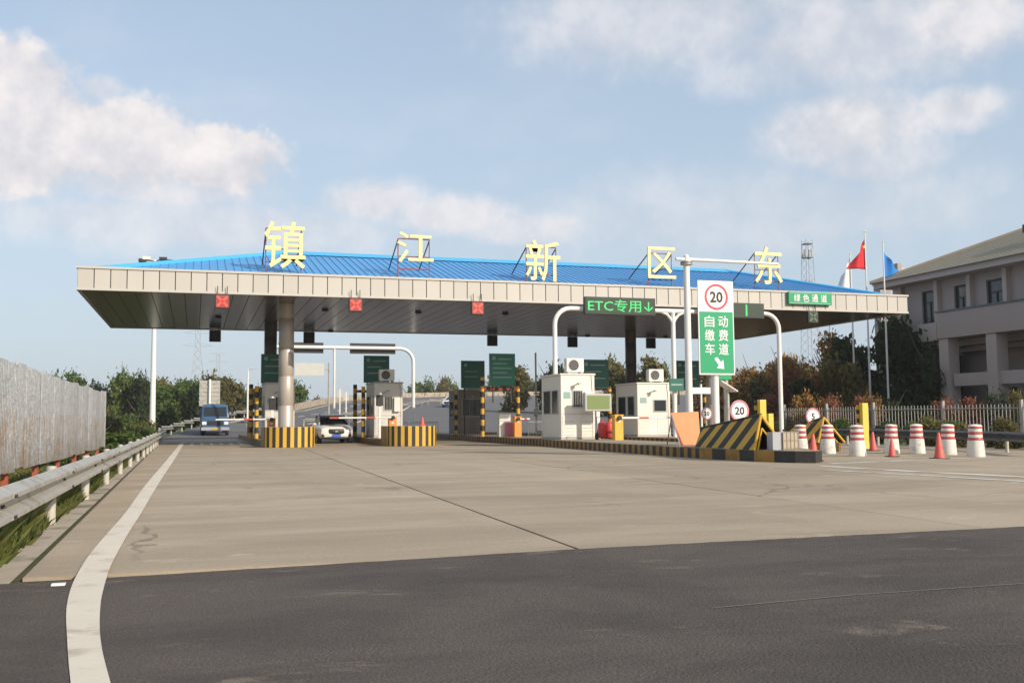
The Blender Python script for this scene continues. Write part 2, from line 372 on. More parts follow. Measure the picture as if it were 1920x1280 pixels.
for a0, a1, b0, b1 in [((14.4, 21.3), (14.66, 18.3), (14.15, 20.7), (14.4, 17.9)), ((14.66, 18.3), (15.14, 15.6), (14.4, 17.9), (14.85, 15.2)), ((13.32, 19.5), (13.75, 16.9), (13.15, 19.3), (13.58, 16.7)), ((13.75, 16.9), (14.1, 14.4), (13.58, 16.7), (13.92, 14.3)), ((15.2, 22.0), (20.5, 23.3), (15.2, 21.75), (20.5, 23.0))]:
    b.add([(*a0, .006), (*a1, .006), (*b1, .006), (*b0, .006)], [(0, 1, 2, 3)])
struct(b.build('lane_marking', M_paint2))
b = MB()
for q in range(6): x = -.2 + q * .5; b.add([(x, 54, .006), (x + .16, 54, .006), (x + .16, 60, .006), (x, 60, .006)], [(0, 1, 2, 3)])
struct(b.build('rumble_marking', M_paint2))
b = MB(); b.box(-.95, -.86, 7.88, 7.95, .008, .02)
tag(b.build('paper_scrap', M_signw), 'small white scrap of litter on the asphalt beside the curved line', 'litter')
b = MB()
for (xa, ya), (xb, yb) in (((3.02, 5.56), (4.07, 5.65)), ((4.07, 5.65), (5.43, 5.64))): b.add([(xa, ya, .0105), (xb, yb, .0105), (xb, yb + .022, .0105), (xa, ya + .016, .0105)], [(0, 1, 2, 3)])
struct(b.build('seam_line', mat('worn_seam', (.17, .145, .125), .9, var=.3, scale=3)))
# road that climbs away to the right behind the toll plaza
edge = [(-2.2, 73.5), (-1.6, 80), (1.2, 95), (5.5, 109), (11.2, 122.5), (16.5, 142), (23.4, 160.6), (33, 175), (46.4, 184.8), (64, 190), (95, 196), (140, 200)]
b = MB()
rz = lambda y: max(0., .052 * (y - 75)) - .02
for i in range(len(edge) - 1):
    (x0, y0), (x1, y1) = edge[i], edge[i + 1]
    ya, yb = y0 - 0, y1 - 0
    far0, far1 = (45 + x0 * 1.0, 74 + (y0 - 74) * .6), (45 + x1 * 1.0, 74 + (y1 - 74) * .6)
    b.add([(x0, y0, rz(y0)), (x1, y1, rz(y1)), (*far1, rz(far1[1])), (*far0, rz(far0[1]))], [(0, 1, 2, 3)])
struct(b.build('exit_road', M_asphold))
b = MB()
for i in range(len(edge) - 1):
    (x0, y0), (x1, y1) = edge[i], edge[i + 1]
    b.add([(x0, y0, rz(y0)), (x1, y1, rz(y1)), (x1 - 9, y1 + 7, -1.2), (x0 - 9, y0 + 7, -1.2)], [(0, 1, 2, 3)])
struct(b.build('embankment', M_soil))

b = MB()
def ramp_pt(i, f, off):
    (x0, y0), (x1, y1) = edge[i], edge[i + 1]; v = Vector((x1 - x0, y1 - y0)).normalized(); n = Vector((v.y, -v.x)); p_ = Vector((x0 + (x1 - x0) * f, y0 + (y1 - y0) * f)) + n * off
    return (p_.x, p_.y, rz(p_.y) + .03)
for i in range(2, len(edge) - 1):
    for off, n, duty in ((1.2, 1, 1.), (5.0, 3, .45), (8.8, 3, .45), (12.6, 1, 1.)):
        for q in range(n):
            f0, f1 = q / n, (q + duty) / n; b.add([ramp_pt(i, f0, off), ramp_pt(i, f1, off), ramp_pt(i, f1, off + .3), ramp_pt(i, f0, off + .3)], [(0, 1, 2, 3)])
struct(b.build('ramp_marking', M_paint))
# ------------------------------------------------------------------ guardrails
WP = [(0, .0), (.03, .02), (.095, .055), (.095, .09), (.0, .135), (.0, .175), (.095, .22), (.095, .255), (.03, .29), (0, .31)]
def w_beam(p0, p1, z0=.40, side=1):
    d = (Vector((*p1, 0)) - Vector((*p0, 0))).normalized(); nrm = Vector((d.y, -d.x, 0)) * side
    b = MB(); vs = []
    for p in (p0, p1):
        for o, z in WP: vs.append(Vector((*p, 0)) + nrm * o + Vector((0, 0, z0 + z)))
        for o, z in reversed(WP): vs.append(Vector((*p, 0)) + nrm * (o - .006) + Vector((0, 0, z0 + z)))
    n = 2 * len(WP)
    b.add(vs, [(i, (i + 1) % n, n + (i + 1) % n, n + i) for i in range(n)] + [tuple(range(n)), tuple(range(n, 2 * n))])
    return b
def guardrail(path, label, step=4., side=1, z0=.36, name='guardrail', post_off=.13, mt=None, zf=None):
    zf = zf or (lambda y: 0.)
    g = thing(name, (path[0][0], path[0][1], 0), label, 'guardrail'); o = Vector(g.location); mt = mt or M_galv
    for i in range(len(path) - 1):
        a, c = Vector(path[i]), Vector(path[i + 1]); n = max(1, round((c - a).length / step)); d = (c - a).normalized(); nr = Vector((d.y, -d.x)) * side
        for q in range(n):
            p, r = a + (c - a) * q / n, a + (c - a) * (q + 1) / n
            bm = w_beam(tuple(p - d * .0), tuple(r + d * .12), z0 + (zf(p.y) + zf(r.y)) / 2, side); bm.v = [(x - o.x, y - o.y, z) for x, y, z in bm.v]
            if q % 2: bm.v = [(x + nr.x * .006, y + nr.y * .006, z) for x, y, z in bm.v]
            bm.build('beam', mt, g, smooth=False)
            bb = MB()
            for zq in (.075, .155, .235):
                for dq in (.03, .09): pc = p + d * dq + nr * (.102 if zq != .155 else .012); bb.lathe([(.014, -.012), (.014, .012)], (pc.x - o.x, pc.y - o.y, z0 + zq + zf(p.y)), 6, axis='x')
            bl = bb.build('bolts', M_dark, g); bl['kind'] = 'stuff'
            pb = MB(); pc = p - nr * post_off + d * .1
            pb.lathe([(.057, -.9), (.057, .645), (.05, .665), (.0, .67)], (pc.x - o.x, pc.y - o.y, zf(p.y)), 12)
            pb.build('post', M_post, g, smooth=True)
            sb = MB(); s_ = p - nr * .045 + d * .1; sb.cb((s_.x - o.x, s_.y - o.y, z0 + .155 + zf(p.y)), (.1, .14, .2)); sb.build('spacer', mt, g)
    return g
guardrail([(-1.40, 4.6), (-1.44, 16.6), (-1.52, 36.6), (-1.75, 60), (-2.0, 76)], 'galvanised two-wave guardrail running along the left edge line', step=4.)
guardrail([(-2.35, 78), (.6, 95), (5.0, 109), (10.8, 123)], 'pale guardrail curving right behind the blue truck', step=4., zf=rz)
guardrail([(23.0, 23.0), (24.6, 26.1), (26.2, 32.5), (27.2, 40)], 'shaded grey guardrail behind the row of crash barrels on the right', step=2.6, side=-1, mt=mat('galv_shaded', (.085, .085, .09), .6, metal=.1))  # galvanised steel darkened; the rail's shaded side is put into its colour
guardrail([(9.0, 88), (15.5, 104), (23, 122), (32, 142), (45, 158)], 'thin median guardrail on the climbing road behind the booths', step=4., zf=rz)
# concrete parapet on the climbing road
g = thing('ramp_parapet', (11.2, 122.5, 2.4), 'pale parapet rail along the far side of the climbing road', 'parapet')
for i in range(4, len(edge) - 1):
    (x0, y0), (x1, y1) = edge[i], edge[i + 1]; L_ = math.hypot(x1 - x0, y1 - y0); n = max(1, int(L_ / 4))
    o = Vector((11.2, 122.5, 2.4))
    for q in range(n):
        a = Vector((x0 + (x1 - x0) * q / n, y0 + (y1 - y0) * q / n, 0)); c = Vector((x0 + (x1 - x0) * (q + .98) / n, y0 + (y1 - y0) * (q + .98) / n, 0))
        nr = (c - a).cross(Vector((0, 0, 1))).normalized() * .12; b = MB(); za, zc = rz(a.y), rz(c.y)
        b.add([Vector(p) - o for p in [(a + nr) + Vector((0, 0, za)), (c + nr) + Vector((0, 0, zc)), (c - nr) + Vector((0, 0, zc)), (a - nr) + Vector((0, 0, za)), (a + nr) + Vector((0, 0, za + .8)), (c + nr) + Vector((0, 0, zc + .8)), (c - nr) + Vector((0, 0, zc + .8)), (a - nr) + Vector((0, 0, za + .8))]],
              [(0, 3, 2, 1), (4, 5, 6, 7), (0, 1, 5, 4), (1, 2, 6, 5), (2, 3, 7, 6), (3, 0, 4, 7)])
        b.build('parapet_panel', M_gutter, g)

# ------------------------------------------------------------------ sheet metal hoarding on the left
h = thing('sheet_metal_hoarding', (-3.1, 14, 0), 'corrugated sheet metal hoarding on red posts left of the guardrail', 'hoarding')
def corr(L_, z0, z1):
    b = MB(); vs = []; n = 0
    y = 0.
    prof = []
    while y < L_ - .001:
        for dy, dx in ((0, 0), (.05, 0), (.07, .03), (.11, .03), (.13, 0)):
            if y + dy <= L_: prof.append((dx, y + dy))
        y += .15
    prof.append((0, L_))
    for x, yy in prof: vs += [(x, yy, z0), (x, yy, z1)]
    b.add(vs, [(2 * i, 2 * i + 2, 2 * i + 3, 2 * i + 1) for i in range(len(prof) - 1)])
    return b
rg = random.Random(9)
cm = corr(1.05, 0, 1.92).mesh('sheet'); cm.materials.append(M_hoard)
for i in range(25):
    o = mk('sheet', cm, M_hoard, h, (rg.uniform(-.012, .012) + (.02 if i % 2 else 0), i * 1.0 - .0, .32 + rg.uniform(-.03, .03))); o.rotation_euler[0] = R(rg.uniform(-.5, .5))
    md = o.modifiers.new('solid', 'SOLIDIFY'); md.thickness = .004
for i, y in enumerate((2.2, 9.4 - 3.6, 9.4, 13, 16.6, 20.2, 23.6)):
    b = MB(); b.box(-.14, -.03, y - .06, y + .06, -1.1, 2.2); b.build('post', M_rust, h)
    b = MB(); b.box(-.09, -.035, y - 2 if i else -.0, y + 1.6, .5, .56); b.build('rail', M_rust, h)
b = MB(); b.box(-.02, .05, 25.02, 25.06, .3, 2.30); b.build('edge_trim', M_galv, h)

# ------------------------------------------------------------------ vegetation
def leaf_cloud(name, lobes, n, size, seed, flat=0.):
    r = np.random.default_rng(seed); lob = np.array(lobes, float)          # cx cy cz rx ry rz
    wgt = (lob[:, 3] * lob[:, 4] * lob[:, 5]) ** .67; idx = r.choice(len(lob), n, p=wgt / wgt.sum()); lb = lob[idx]
    d = r.normal(size=(n, 3)); d /= np.linalg.norm(d, axis=1)[:, None]
    rad = (.45 + .55 * r.random(n) ** .6) * (1 + .18 * r.normal(size=n))
    bumpf = 1 + .22 * np.sin(d[:, 0] * 5 + idx) * np.cos(d[:, 1] * 6 + idx * 2) + .15 * np.sin(d[:, 2] * 9 + idx)
    c = lb[:, :3] + d * lb[:, 3:] * (rad * bumpf)[:, None]
    nv = d + r.normal(size=(n, 3)) * .7; nv /= np.linalg.norm(nv, axis=1)[:, None]
    t = np.cross(nv, r.normal(size=(n, 3))); t /= np.linalg.norm(t, axis=1)[:, None]; u = np.cross(nv, t)
    s = size * (.45 + 1.3 * r.random(n) ** 2)[:, None]
    v = np.stack([c - t * s, c + u * s * .55, c + t * s, c - u * s * .55], 1).reshape(-1, 3)
    me = bpy.data.meshes.new(name); me.vertices.add(4 * n); me.vertices.foreach_set('co', v.ravel()); me.loops.add(4 * n); me.polygons.add(n)
    me.loops.foreach_set('vertex_index', np.arange(4 * n)); me.polygons.foreach_set('loop_start', np.arange(n) * 4); me.polygons.foreach_set('loop_total', np.full(n, 4))
    me.update(); me.validate()
    return me
def trunk_mesh(hh, r0, seed, limbs=6, spread=1.):
    rg = random.Random(seed); b = MB(); p = [(0, 0, -.3)]
    for i in range(1, 6): p.append((rg.uniform(-.12, .12), rg.uniform(-.12, .12), hh * i / 5))
    b.tube(p, [r0 * (1.15 - .18 * i) for i in range(6)], 8)
    for q in range(limbs):
        z = hh * rg.uniform(.35, .85); a = q * 2.4 + rg.random(); l = spread * rg.uniform(.5, .95)
        e = (math.cos(a) * l, math.sin(a) * l, z + l * rg.uniform(.5, .95))
        b.tube([(0, 0, z), (e[0] * .5, e[1] * .5, z + (e[2] - z) * .35), e], [r0 * .45, r0 * .3, r0 * .08], 6)
    return b.mesh('trunk')
CROWN = []
for sd in range(5):                    # five crown shapes about 1 unit in radius, centred at z = 1
    rg = random.Random(40 + sd); lob = []
    for q in range(11 + sd):
        a = rg.uniform(0, 6.28); rr = rg.uniform(.1, .62); z = rg.uniform(.35, 1.65); fz = 1 - abs(z - .95) * .45; r_ = rg.uniform(.28, .46)
        lob.append((math.cos(a) * rr * fz, math.sin(a) * rr * fz, z, r_, r_, r_ * .85))
    CROWN.append((leaf_cloud('crown', lob, 5200, .062, sd), leaf_cloud('crown', lob, 2300, .05, sd + 50)))
TRUNK = [trunk_mesh(1.25, .055, 70 + i, 7, .8) for i in range(3)]
def tree(x, y, top, rad, lm, label, group, seed, z=0., name='tree', thin=False, low=.15):
    if x < -1.7: z = gz(x)
    t = thing(name, (x, y, z), label, 'tree' if name == 'tree' else 'shrub', group, rz=seed * 1.7)
    hgt = top - z; ch = hgt * (1 - low) / 2          # crown mesh spans about 0..2
    cme = CROWN[seed % 5][1 if thin else 0]
    c = mk('crown', cme, lm, t, (0, 0, hgt * low)); c.scale = (rad, rad, ch * .97)
    if not len(cme.materials): cme.materials.append(lm)
    c.material_slots[0].link = 'OBJECT'; c.material_slots[0].material = lm
    tk = mk('trunk', TRUNK[seed % 3], M_trunk, t); tk.scale = (rad * 1.0, rad * 1.0, hgt * .62)
    return t
rg = random.Random(21)
GL = 'trees beyond the left guardrail'
for i in range(34):
    u = i / 33; x = -22 + 36 * u + rg.uniform(-.8, .8); y = 106 + rg.uniform(0, 26) + u * 22; hh = rg.uniform(5.2, 7.3) + (y - 106) * .03
    tree(x, y, hh, rg.uniform(2.2, 3.2), rg.choice([L_green, L_green, L_olive, L_dark]), 'leafy green tree in the mass of trees beyond the left guardrail', GL, i, low=.02)
for i in range(42):
    y = 50 + (i % 14) * 3.4; x = -2.9 - (y - 50) * .02 - (i // 14) * 1.6 - rg.uniform(0, 1.2)
    tree(x, y, rg.uniform(.7, 1.1) + (i // 14) * .75 + (y - 50) * .012, rg.uniform(1.1, 1.7), rg.choice([L_green, L_green, L_olive]), 'low green shrub on the bank past the end of the hoarding', 'shrubs on the bank past the hoarding', i + 3, name='shrub', low=-.1)
for i in range(16):
    x = 44 + i * 2.6; tree(x, 232 + rg.uniform(-8, 14), 9.6 + 2.6 * math.sin(min(1, i / 5) * 1.5) + rg.uniform(-.7, .7), rg.uniform(3, 4.2), rg.choice([L_green, L_olive, L_green]), 'far tree on the low wooded hill behind the climbing road', 'trees on the far wooded hill', i, low=0.)
for i in range(26):
    tree(-6 + i * 3.2 + rg.uniform(-1, 1), 285 + rg.uniform(0, 40), rg.uniform(6.0, 9.), rg.uniform(3, 5), rg.choice([L_green, L_olive, L_dark]), 'distant tree in the thin line on the horizon', 'distant trees on the horizon', i + 1, low=0.)
GR = 'autumn trees behind the toll plaza on the right'
rt_spec = [(39.2, 70, 3.6, 1.8, L_aut), (40.2, 72, 3.9, 1.9, L_olive), (42.8, 71, 4.6, 1.8, L_aut), (45.5, 70, 4.8, 1.9, L_olive), (48.5, 73, 5.0, 2.0, L_red), (38.6, 62, 2.6, 1.5, L_red), (39.4, 58, 2.8, 1.5, L_dark), (43.0, 61, 3.4, 1.6, L_olive), (45.2, 60.5, 4.0, 1.7, L_dark), (47.5, 100, 6.6, 2.6, L_olive), (44.5, 104, 6.9, 2.4, L_olive), (40.5, 112, 7.3, 2.7, L_dark), (36.5, 116, 6.8, 2.6, L_olive), (50, 92, 5.6, 2.4, L_aut), (46, 81, 4.6, 2.0, L_red), (43.2, 76, 4.4, 1.9, L_aut), (41.0, 68, 4.5, 1.8, L_aut), (40.6, 66, 3.6, 1.7, L_olive), (41.5, 64.5, 4.2, 1.6, L_red), (42.6, 66, 4.9, 1.7, L_aut), (43.5, 67, 5.2, 1.5, L_red), (40.5, 60.5, 3.6, 1.6, L_dark), (44.5, 64, 4.3, 1.7, L_olive), (41.0, 57.5, 4.3, 1.7, L_olive), (47, 75, 4.8, 2.0, L_aut), (52, 84, 5.2, 2.4, L_olive), (54, 80, 5.2, 2.2, L_aut)]
for i, (x, y, hh, rr, lm) in enumerate(rt_spec):
    tree(x, y, hh * 1.28, rr * 1.15, lm, {L_aut.name: 'orange-brown autumn tree behind the plaza fence', L_red.name: 'reddish thinning tree behind the plaza fence', L_olive.name: 'olive green tree behind the toll booths on the right', L_dark.name: 'dark green tree behind the toll plaza, small among the autumn trees'}[lm.name], GR + ', ' + lm.name.split('_')[1], i, thin=(lm is L_red), low=.05)
tree(41.8, 60.3, 8.0, 1.9, L_aut, 'tall sparse olive tree with bare twigs behind the left flagpole', None, 7, thin=True)
tree(43.0, 58.6, 7.7, 2.6, L_dark, 'tall dark evergreen tree beside the flagpoles, left of its twin', None, 2, low=.02)
tree(44.2, 55.6, 8.4, 2.9, L_dark, 'largest dark evergreen tree in front of the building corner', None, 4, low=.02)
tree(44.0, 52.6, 6.9, 2.2, L_dark, 'smaller dark evergreen tree in front of the building, right of the largest', None, 1, low=.02)
rg = random.Random(77)
for i in range(24):
    u = i / 23; x = 29.2 + 5.4 * u + rg.uniform(.4, 1.2); y = 46.5 - 13.5 * u + rg.uniform(.3, 1.5)
    lm = rg.choice([L_red, L_olive, L_red, L_dark, L_aut]); tree(x, y, rg.uniform(1.5, 2.7), rg.uniform(.7, 1.1), lm, {L_aut.name: 'tan shrub behind the bar fence on the right', L_red.name: 'reddish shrub behind the bar fence on the right', L_olive.name: 'olive shrub behind the bar fence on the right', L_dark.name: 'dark green shrub behind the bar fence on the right'}[lm.name], 'shrubs behind the bar fence, ' + lm.name.split('_')[1], i, name='shrub', thin=(i % 2 == 0), low=-.05)
for i in range(18):
    u = i / 17; x = 26.2 + 1.8 * u + rg.uniform(1, 2.4) + (1 - u) * 0; y = 27 + 19 * u; tree(x, y, rg.uniform(.75, 1.25), rg.uniform(.7, 1.), rg.choice([L_dark, L_olive, L_green]), 'low hedge shrub between the guardrail and the bar fence', 'hedge between guardrail and bar fence', i + 2, name='hedge_shrub', low=-.3)
# grass verge
def grass(name, n, seed, area, hmin, hmax, label):
    r = np.random.default_rng(seed); x, y = area(r, n); hh = r.uniform(hmin, hmax, n) * (1 - .35 * r.random(n)); a = r.uniform(0, 6.28, n); wd = .012 + .012 * r.random(n)
    le = r.normal(size=(n, 2)) * .32; dx, dy = np.cos(a) * wd, np.sin(a) * wd; z = np.interp(x, [p[0] for p in prof], [p[1] for p in prof]) + .0; hh = hh + z
    v = np.stack([np.stack([x - dx, y - dy, z], 1), np.stack([x + dx, y + dy, z], 1), np.stack([x + dx * .7 + le[:, 0] * (hh - z) * .5, y + dy * .7 + le[:, 1] * (hh - z) * .5, z + (hh - z) * .62], 1), np.stack([x + le[:, 0] * (hh - z) * 1.2, y + le[:, 1] * (hh - z) * 1.2, hh], 1)], 1).reshape(-1, 3)
    me = bpy.data.meshes.new(name); me.vertices.add(4 * n); me.vertices.foreach_set('co', v.ravel()); me.loops.add(4 * n); me.polygons.add(n)
    me.loops.foreach_set('vertex_index', np.arange(4 * n)); me.polygons.foreach_set('loop_start', np.arange(n) * 4); me.polygons.foreach_set('loop_total', np.full(n, 4)); me.update(); me.validate()
    o = mk(name, me, L_grass); tag(o, label, 'grass', kind='stuff'); return o
def ar1(r, n):
    y = 7 + 58 * r.random(n) ** 1.5; d = r.random(n) ** 1.3 * 7; return -1.66 - (y - 8.4) * .012 - d, y
grass('verge_grass', 52000, 1, ar1, .10, .45, 'rough green grass on the verge under the guardrail and hoarding')
def ar2(r, n):
    y = 7.4 + 55 * r.random(n) ** 1.6; return -1.50 - (y - 8.4) * .012 - r.random(n) * .25, y
grass('gutter_weeds', 13000, 2, ar2, .06, .26, 'short weeds growing in the broken gutter edge')
rg = random.Random(31)
for i in range(14):
    y = 9.5 + i * 2.5; tree(-2.3 - rg.uniform(0, .8), y + rg.uniform(-.8, .8), rg.uniform(.0, .35), rg.uniform(.28, .5), rg.choice([L_grass, L_green]), 'leafy weed clump between guardrail and hoarding', 'weed clumps by the guardrail', i, name='weed_clump', thin=True, low=-.2)

# ------------------------------------------------------------------ traffic islands
M_kyel = mat('old_kerb_yellow_shaded', (.36, .185, .03), .7, var=.25, scale=3, dirt=(.14, .09, .05), dscale=2.5, dlo=.48, dhi=.7)  # old dirty yellow; the kerb face's shade is mixed into the colour too
def island(poly, z1, label, stripe=.25, near=None):
    cx = sum(p[0] for p in poly) / len(poly); cy = min(p[1] for p in poly)
    t = thing('traffic_island', (cx, cy, 0), label, 'traffic island')
    pts = []; side = []; acc = 0
    for i in range(len(poly)):
        a, c = Vector(poly[i]), Vector(poly[(i + 1) % len(poly)]); st_ = .62 if near and max(a.y, c.y) < near else stripe; n = max(1, round((c - a).length / st_))
        for q in range(n): pts.append(tuple(a + (c - a) * q / n)); side.append(1 if near and max(a.y, c.y) < 23.2 else acc % 2); acc += 1
    b = MB(); b.prism([(x - cx, y - cy) for x, y in pts], -.05, z1, mtop=2, side=side); b.build('kerb', [M_kyel, M_black, M_gutter], t, bevel=.0)
    b = MB(); s_ = .18
    cxx = sum(p[0] for p in poly) / len(poly); cyy = sum(p[1] for p in poly) / len(poly)
    b.prism([(x + (s_ if x < cxx else -s_) - cx, y + (s_ if y < cyy else -s_) - cy) for x, y in poly], z1 - .01, z1 + .012); b.build('paving', M_conc, t)
    return t
def nose(t, x0, x1, y0, h, length=2.6, zb=0., stripes=13):
    o = t.location; r = (x1 - x0) / 2; cx = (x0 + x1) / 2; poly = []
    poly.append((x0, y0 + length)); n = 24
    for q in range(n + 1):
        a = math.pi + math.pi * q / n; poly.append((cx + r * math.cos(a), y0 + r * .75 + r * .75 * math.sin(a)))
    poly.append((x1, y0 + length))
    # walk the outline in stripe-long steps
    pts = [poly[0]]; P = [Vector(p) for p in poly]; seg = .165; out = [P[0]]; carry = 0
    for i in range(len(P) - 1):
        a, c = P[i], P[i + 1]; L_ = (c - a).length; d = seg - carry
        while d < L_: out.append(a + (c - a) * d / L_); d += seg
        carry = (L_ - (d - seg))
    out.append(P[-1]); side = [i % 2 for i in range(len(out))]
    b = MB(); b.prism([(p.x - o.x, p.y - o.y) for p in out], zb, h, mtop=2, side=side)
    return b.build('crash_block', [M_yel, M_black, M_gutter], t, bevel=.015)
def rect_isl(x0, x1, y0, y1): r = (x1 - x0) / 2; c = (x0 + x1) / 2; return [(x0, y1), (x0, y0 + r * .8), (c - r * .6, y0 + r * .2), (c, y0), (c + r * .6, y0 + r * .2), (x1, y0 + r * .8), (x1, y1)]
i1 = island(rect_isl(3.0, 5.25, 46.6, 75), .28, 'leftmost traffic island, with the silver column behind its striped block')
nose(i1, 2.98, 5.27, 46.3, .92)
i2 = island(rect_isl(8.5, 10.75, 45.6, 76), .28, 'second traffic island from the left, right of the white car')
nose(i2, 8.45, 10.72, 45.2, .92)
i3 = island([(14.9, 76), (14.6, 45), (14.05, 30), (14.0, 26.5), (14.25, 23.9), (14.7, 22.65), (15.1, 22.35), (15.6, 22.8), (16.4, 25), (16.9, 30), (17.2, 45), (17.3, 76)], .3, 'long traffic island with black and yellow kerb under the green lane sign', near=26.6)
i4 = island([(20.0, 76), (19.9, 45), (19.9, 33), (20.1, 30.5), (20.7, 29.3), (21.3, 30), (21.9, 33), (22.1, 45), (22.2, 76)], .3, 'traffic island behind the first crash barrels, with the smaller striped wedge')
i5 = island(rect_isl(25.8, 28.2, 40, 76), .3, 'farthest right traffic island, under the right end of the canopy')

# ------------------------------------------------------------------ canopy
CX0, CX1, CY0, CY1, CZ0, CZ1 = -4.82, 37.05, 45.8, 64.0, 6.8, 7.76
cp = thing('toll_canopy', (16.1, 54.9, 0), 'wide toll canopy with beige fascia, brown soffit and blue hipped roof', 'canopy')
ox, oy = 16.1, 54.9
N_ = 64; pw = (CX1 - CX0) / N_
b = MB(); b.box(0.02, pw - .02, 0, .03, 0.07, CZ1 - CZ0 - .07); fm = b.mesh('fascia_panel'); fm.materials.append(M_panel)
for i in range(N_):
    mk('fascia_panel', fm, M_panel, cp, (CX0 + i * pw - ox, CY0 - oy, CZ0)); o = mk('fascia_panel', fm, M_panel, cp, (CX0 + i * pw - ox, CY1 - .03 - oy, CZ0))
ns = 28; pl = (CY1 - CY0) / ns
for i in range(ns):
    for x, s_ in ((CX0, 1), (CX1 - .03, 1)):
        o = mk('fascia_panel', fm, M_panel, cp, (x + .03 - ox, CY0 + i * pl - oy, CZ0)); o.rotation_euler[2] = R(90)
b = MB(); b.box(CX0 + .04 - ox, CX1 - .04 - ox, CY0 + .035 - oy, CY0 + .3 - oy, CZ0 + .03, CZ1 - .02); b.box(CX0 + .04 - ox, CX1 - .04 - ox, CY1 - .3 - oy, CY1 - .035 - oy, CZ0 + .03, CZ1 - .02)
b.box(CX0 + .04 - ox, CX0 + .3 - ox, CY0 + .31 - oy, CY1 - .31 - oy, CZ0 + .03, CZ1 - .02); b.box(CX1 - .3 - ox, CX1 - .04 - ox, CY0 + .31 - oy, CY1 - .31 - oy, CZ0 + .03, CZ1 - .02); b.build('fascia_frame', M_seam, cp)
b = MB()
for z0, z1, e in ((CZ1 - .065, CZ1 + .03, .05), (CZ0 - .03, CZ0 + .065, .03)):
    b.box(CX0 - e - ox, CX1 + e - ox, CY0 - e - oy, CY0 + .12 - oy, z0, z1); b.box(CX0 - e - ox, CX1 + e - ox, CY1 - .12 - oy, CY1 + e - oy, z0, z1)
    b.box(CX0 - e - ox, CX0 + .12 - ox, CY0 + .125 - oy, CY1 - .125 - oy, z0, z1); b.box(CX1 - .12 - ox, CX1 + e - ox, CY0 + .125 - oy, CY1 - .125 - oy, z0, z1)
b.build('fascia_trim', M_panel, cp)
nsf = 60; sw = (CX1 - CX0 - .3) / nsf
b = MB(); b.box(.014, sw - .014, 0, CY1 - CY0 - .3, 0, .03); sm_ = b.mesh('soffit_panel'); sm_.materials.append(M_soffit)
for i in range(nsf): mk('soffit_panel', sm_, M_soffit, cp, (CX0 + .15 + i * sw - ox, CY0 + .15 - oy, CZ0 + .005))
b = MB(); b.box(CX0 + .15 - ox, CX1 - .15 - ox, CY0 + .31 - oy, CY1 - .31 - oy, CZ0 + .045, CZ0 + .09); b.build('soffit_deck', M_seam, cp)
# roof: hipped, ribbed sheets
ex0, ex1, ey0, ey1, ez = CX0 + .35, CX1 - .35, CY0 + .35, CY1 - .35, CZ1 - .12
rx0, rx1, ry, rzz = 4.6, 30.9, 54.9, 10.15
def roof_face(quad, ribdir):
    # quad: eave a, eave b, ridge c, ridge d ; ribs run from eave to ridge at right angles to the eave
    a, b_, c, d = [Vector(q) for q in quad]; bb = MB(); bb.add([a, b_, c, d] if (c - d).length > .01 else [a, b_, c], [(0, 1, 2, 3)] if (c - d).length > .01 else [(0, 1, 2)])
    e = (b_ - a).normalized(); L_ = (b_ - a).length; nrm = (b_ - a).cross(d - a).normalized()
    if nrm.z < 0: nrm = -nrm
    upv = nrm.cross(e); upv = upv if upv.z > 0 else -upv
    td = (d - a).dot(e); hd = (d - a).dot(upv); tc_ = (c - a).dot(e)
    n = int(L_ / .36)
    for i in range(1, n):
        t = L_ * i / n
        hh = hd if td <= t <= tc_ else (hd * t / td if t < td else hd * (L_ - t) / (L_ - tc_))
        p = a + e * t; q = p + upv * (hh - .02)
        w_, z_ = e * .035, nrm * .04
        bb.add([p - w_, p + w_, p + w_ * .5 + z_, p - w_ * .5 + z_, q - w_, q + w_, q + w_ * .5 + z_, q - w_ * .5 + z_], [(0, 1, 2, 3), (4, 7, 6, 5), (0, 3, 7, 4), (1, 5, 6, 2), (3, 2, 6, 7)])
    bb.v = [(x - ox, y - oy, z) for x, y, z in bb.v]
    return bb.build('roof_sheet', M_blue, cp)
roof_face([(ex0, ey0, ez), (ex1, ey0, ez), (rx1, ry, rzz), (rx0, ry, rzz)], 0)
roof_face([(ex1, ey1, ez), (ex0, ey1, ez), (rx0, ry, rzz), (rx1, ry, rzz)], 0)
roof_face([(ex0, ey1, ez), (ex0, ey0, ez), (rx0, ry, rzz), (rx0, ry, rzz)], 0)
roof_face([(ex1, ey0, ez), (ex1, ey1, ez), (rx1, ry, rzz), (rx1, ry, rzz)], 0)
b = MB()
rv = [(rx0 - .25 - ox, ry - .55 - oy, rzz - .10), (rx0 - .25 - ox, ry - oy, rzz + .17), (rx0 - .25 - ox, ry + .55 - oy, rzz - .10)]
b.add(rv + [(x + (rx1 - rx0) + .5, y, z) for x, y, z in rv], [(0, 1, 4, 3), (1, 2, 5, 4), (0, 3, 5, 2), (0, 2, 1), (3, 4, 5)]); b.build('ridge_cap', M_bluel, cp)
for (xe, ye) in ((ex0, ey0), (ex0, ey1)):
    b = MB(); b.tube([(xe - ox, ye - oy, ez + .05), (rx0 - ox, ry - oy, rzz + .05)], .12, 6); b.build('hip_cap', M_bluel, cp)
for (xe, ye) in ((ex1, ey0), (ex1, ey1)):
    b = MB(); b.tube([(xe - ox, ye - oy, ez + .05), (rx1 - ox, ry - oy, rzz + .05)], .12, 6); b.build('hip_cap', M_bluel, cp)
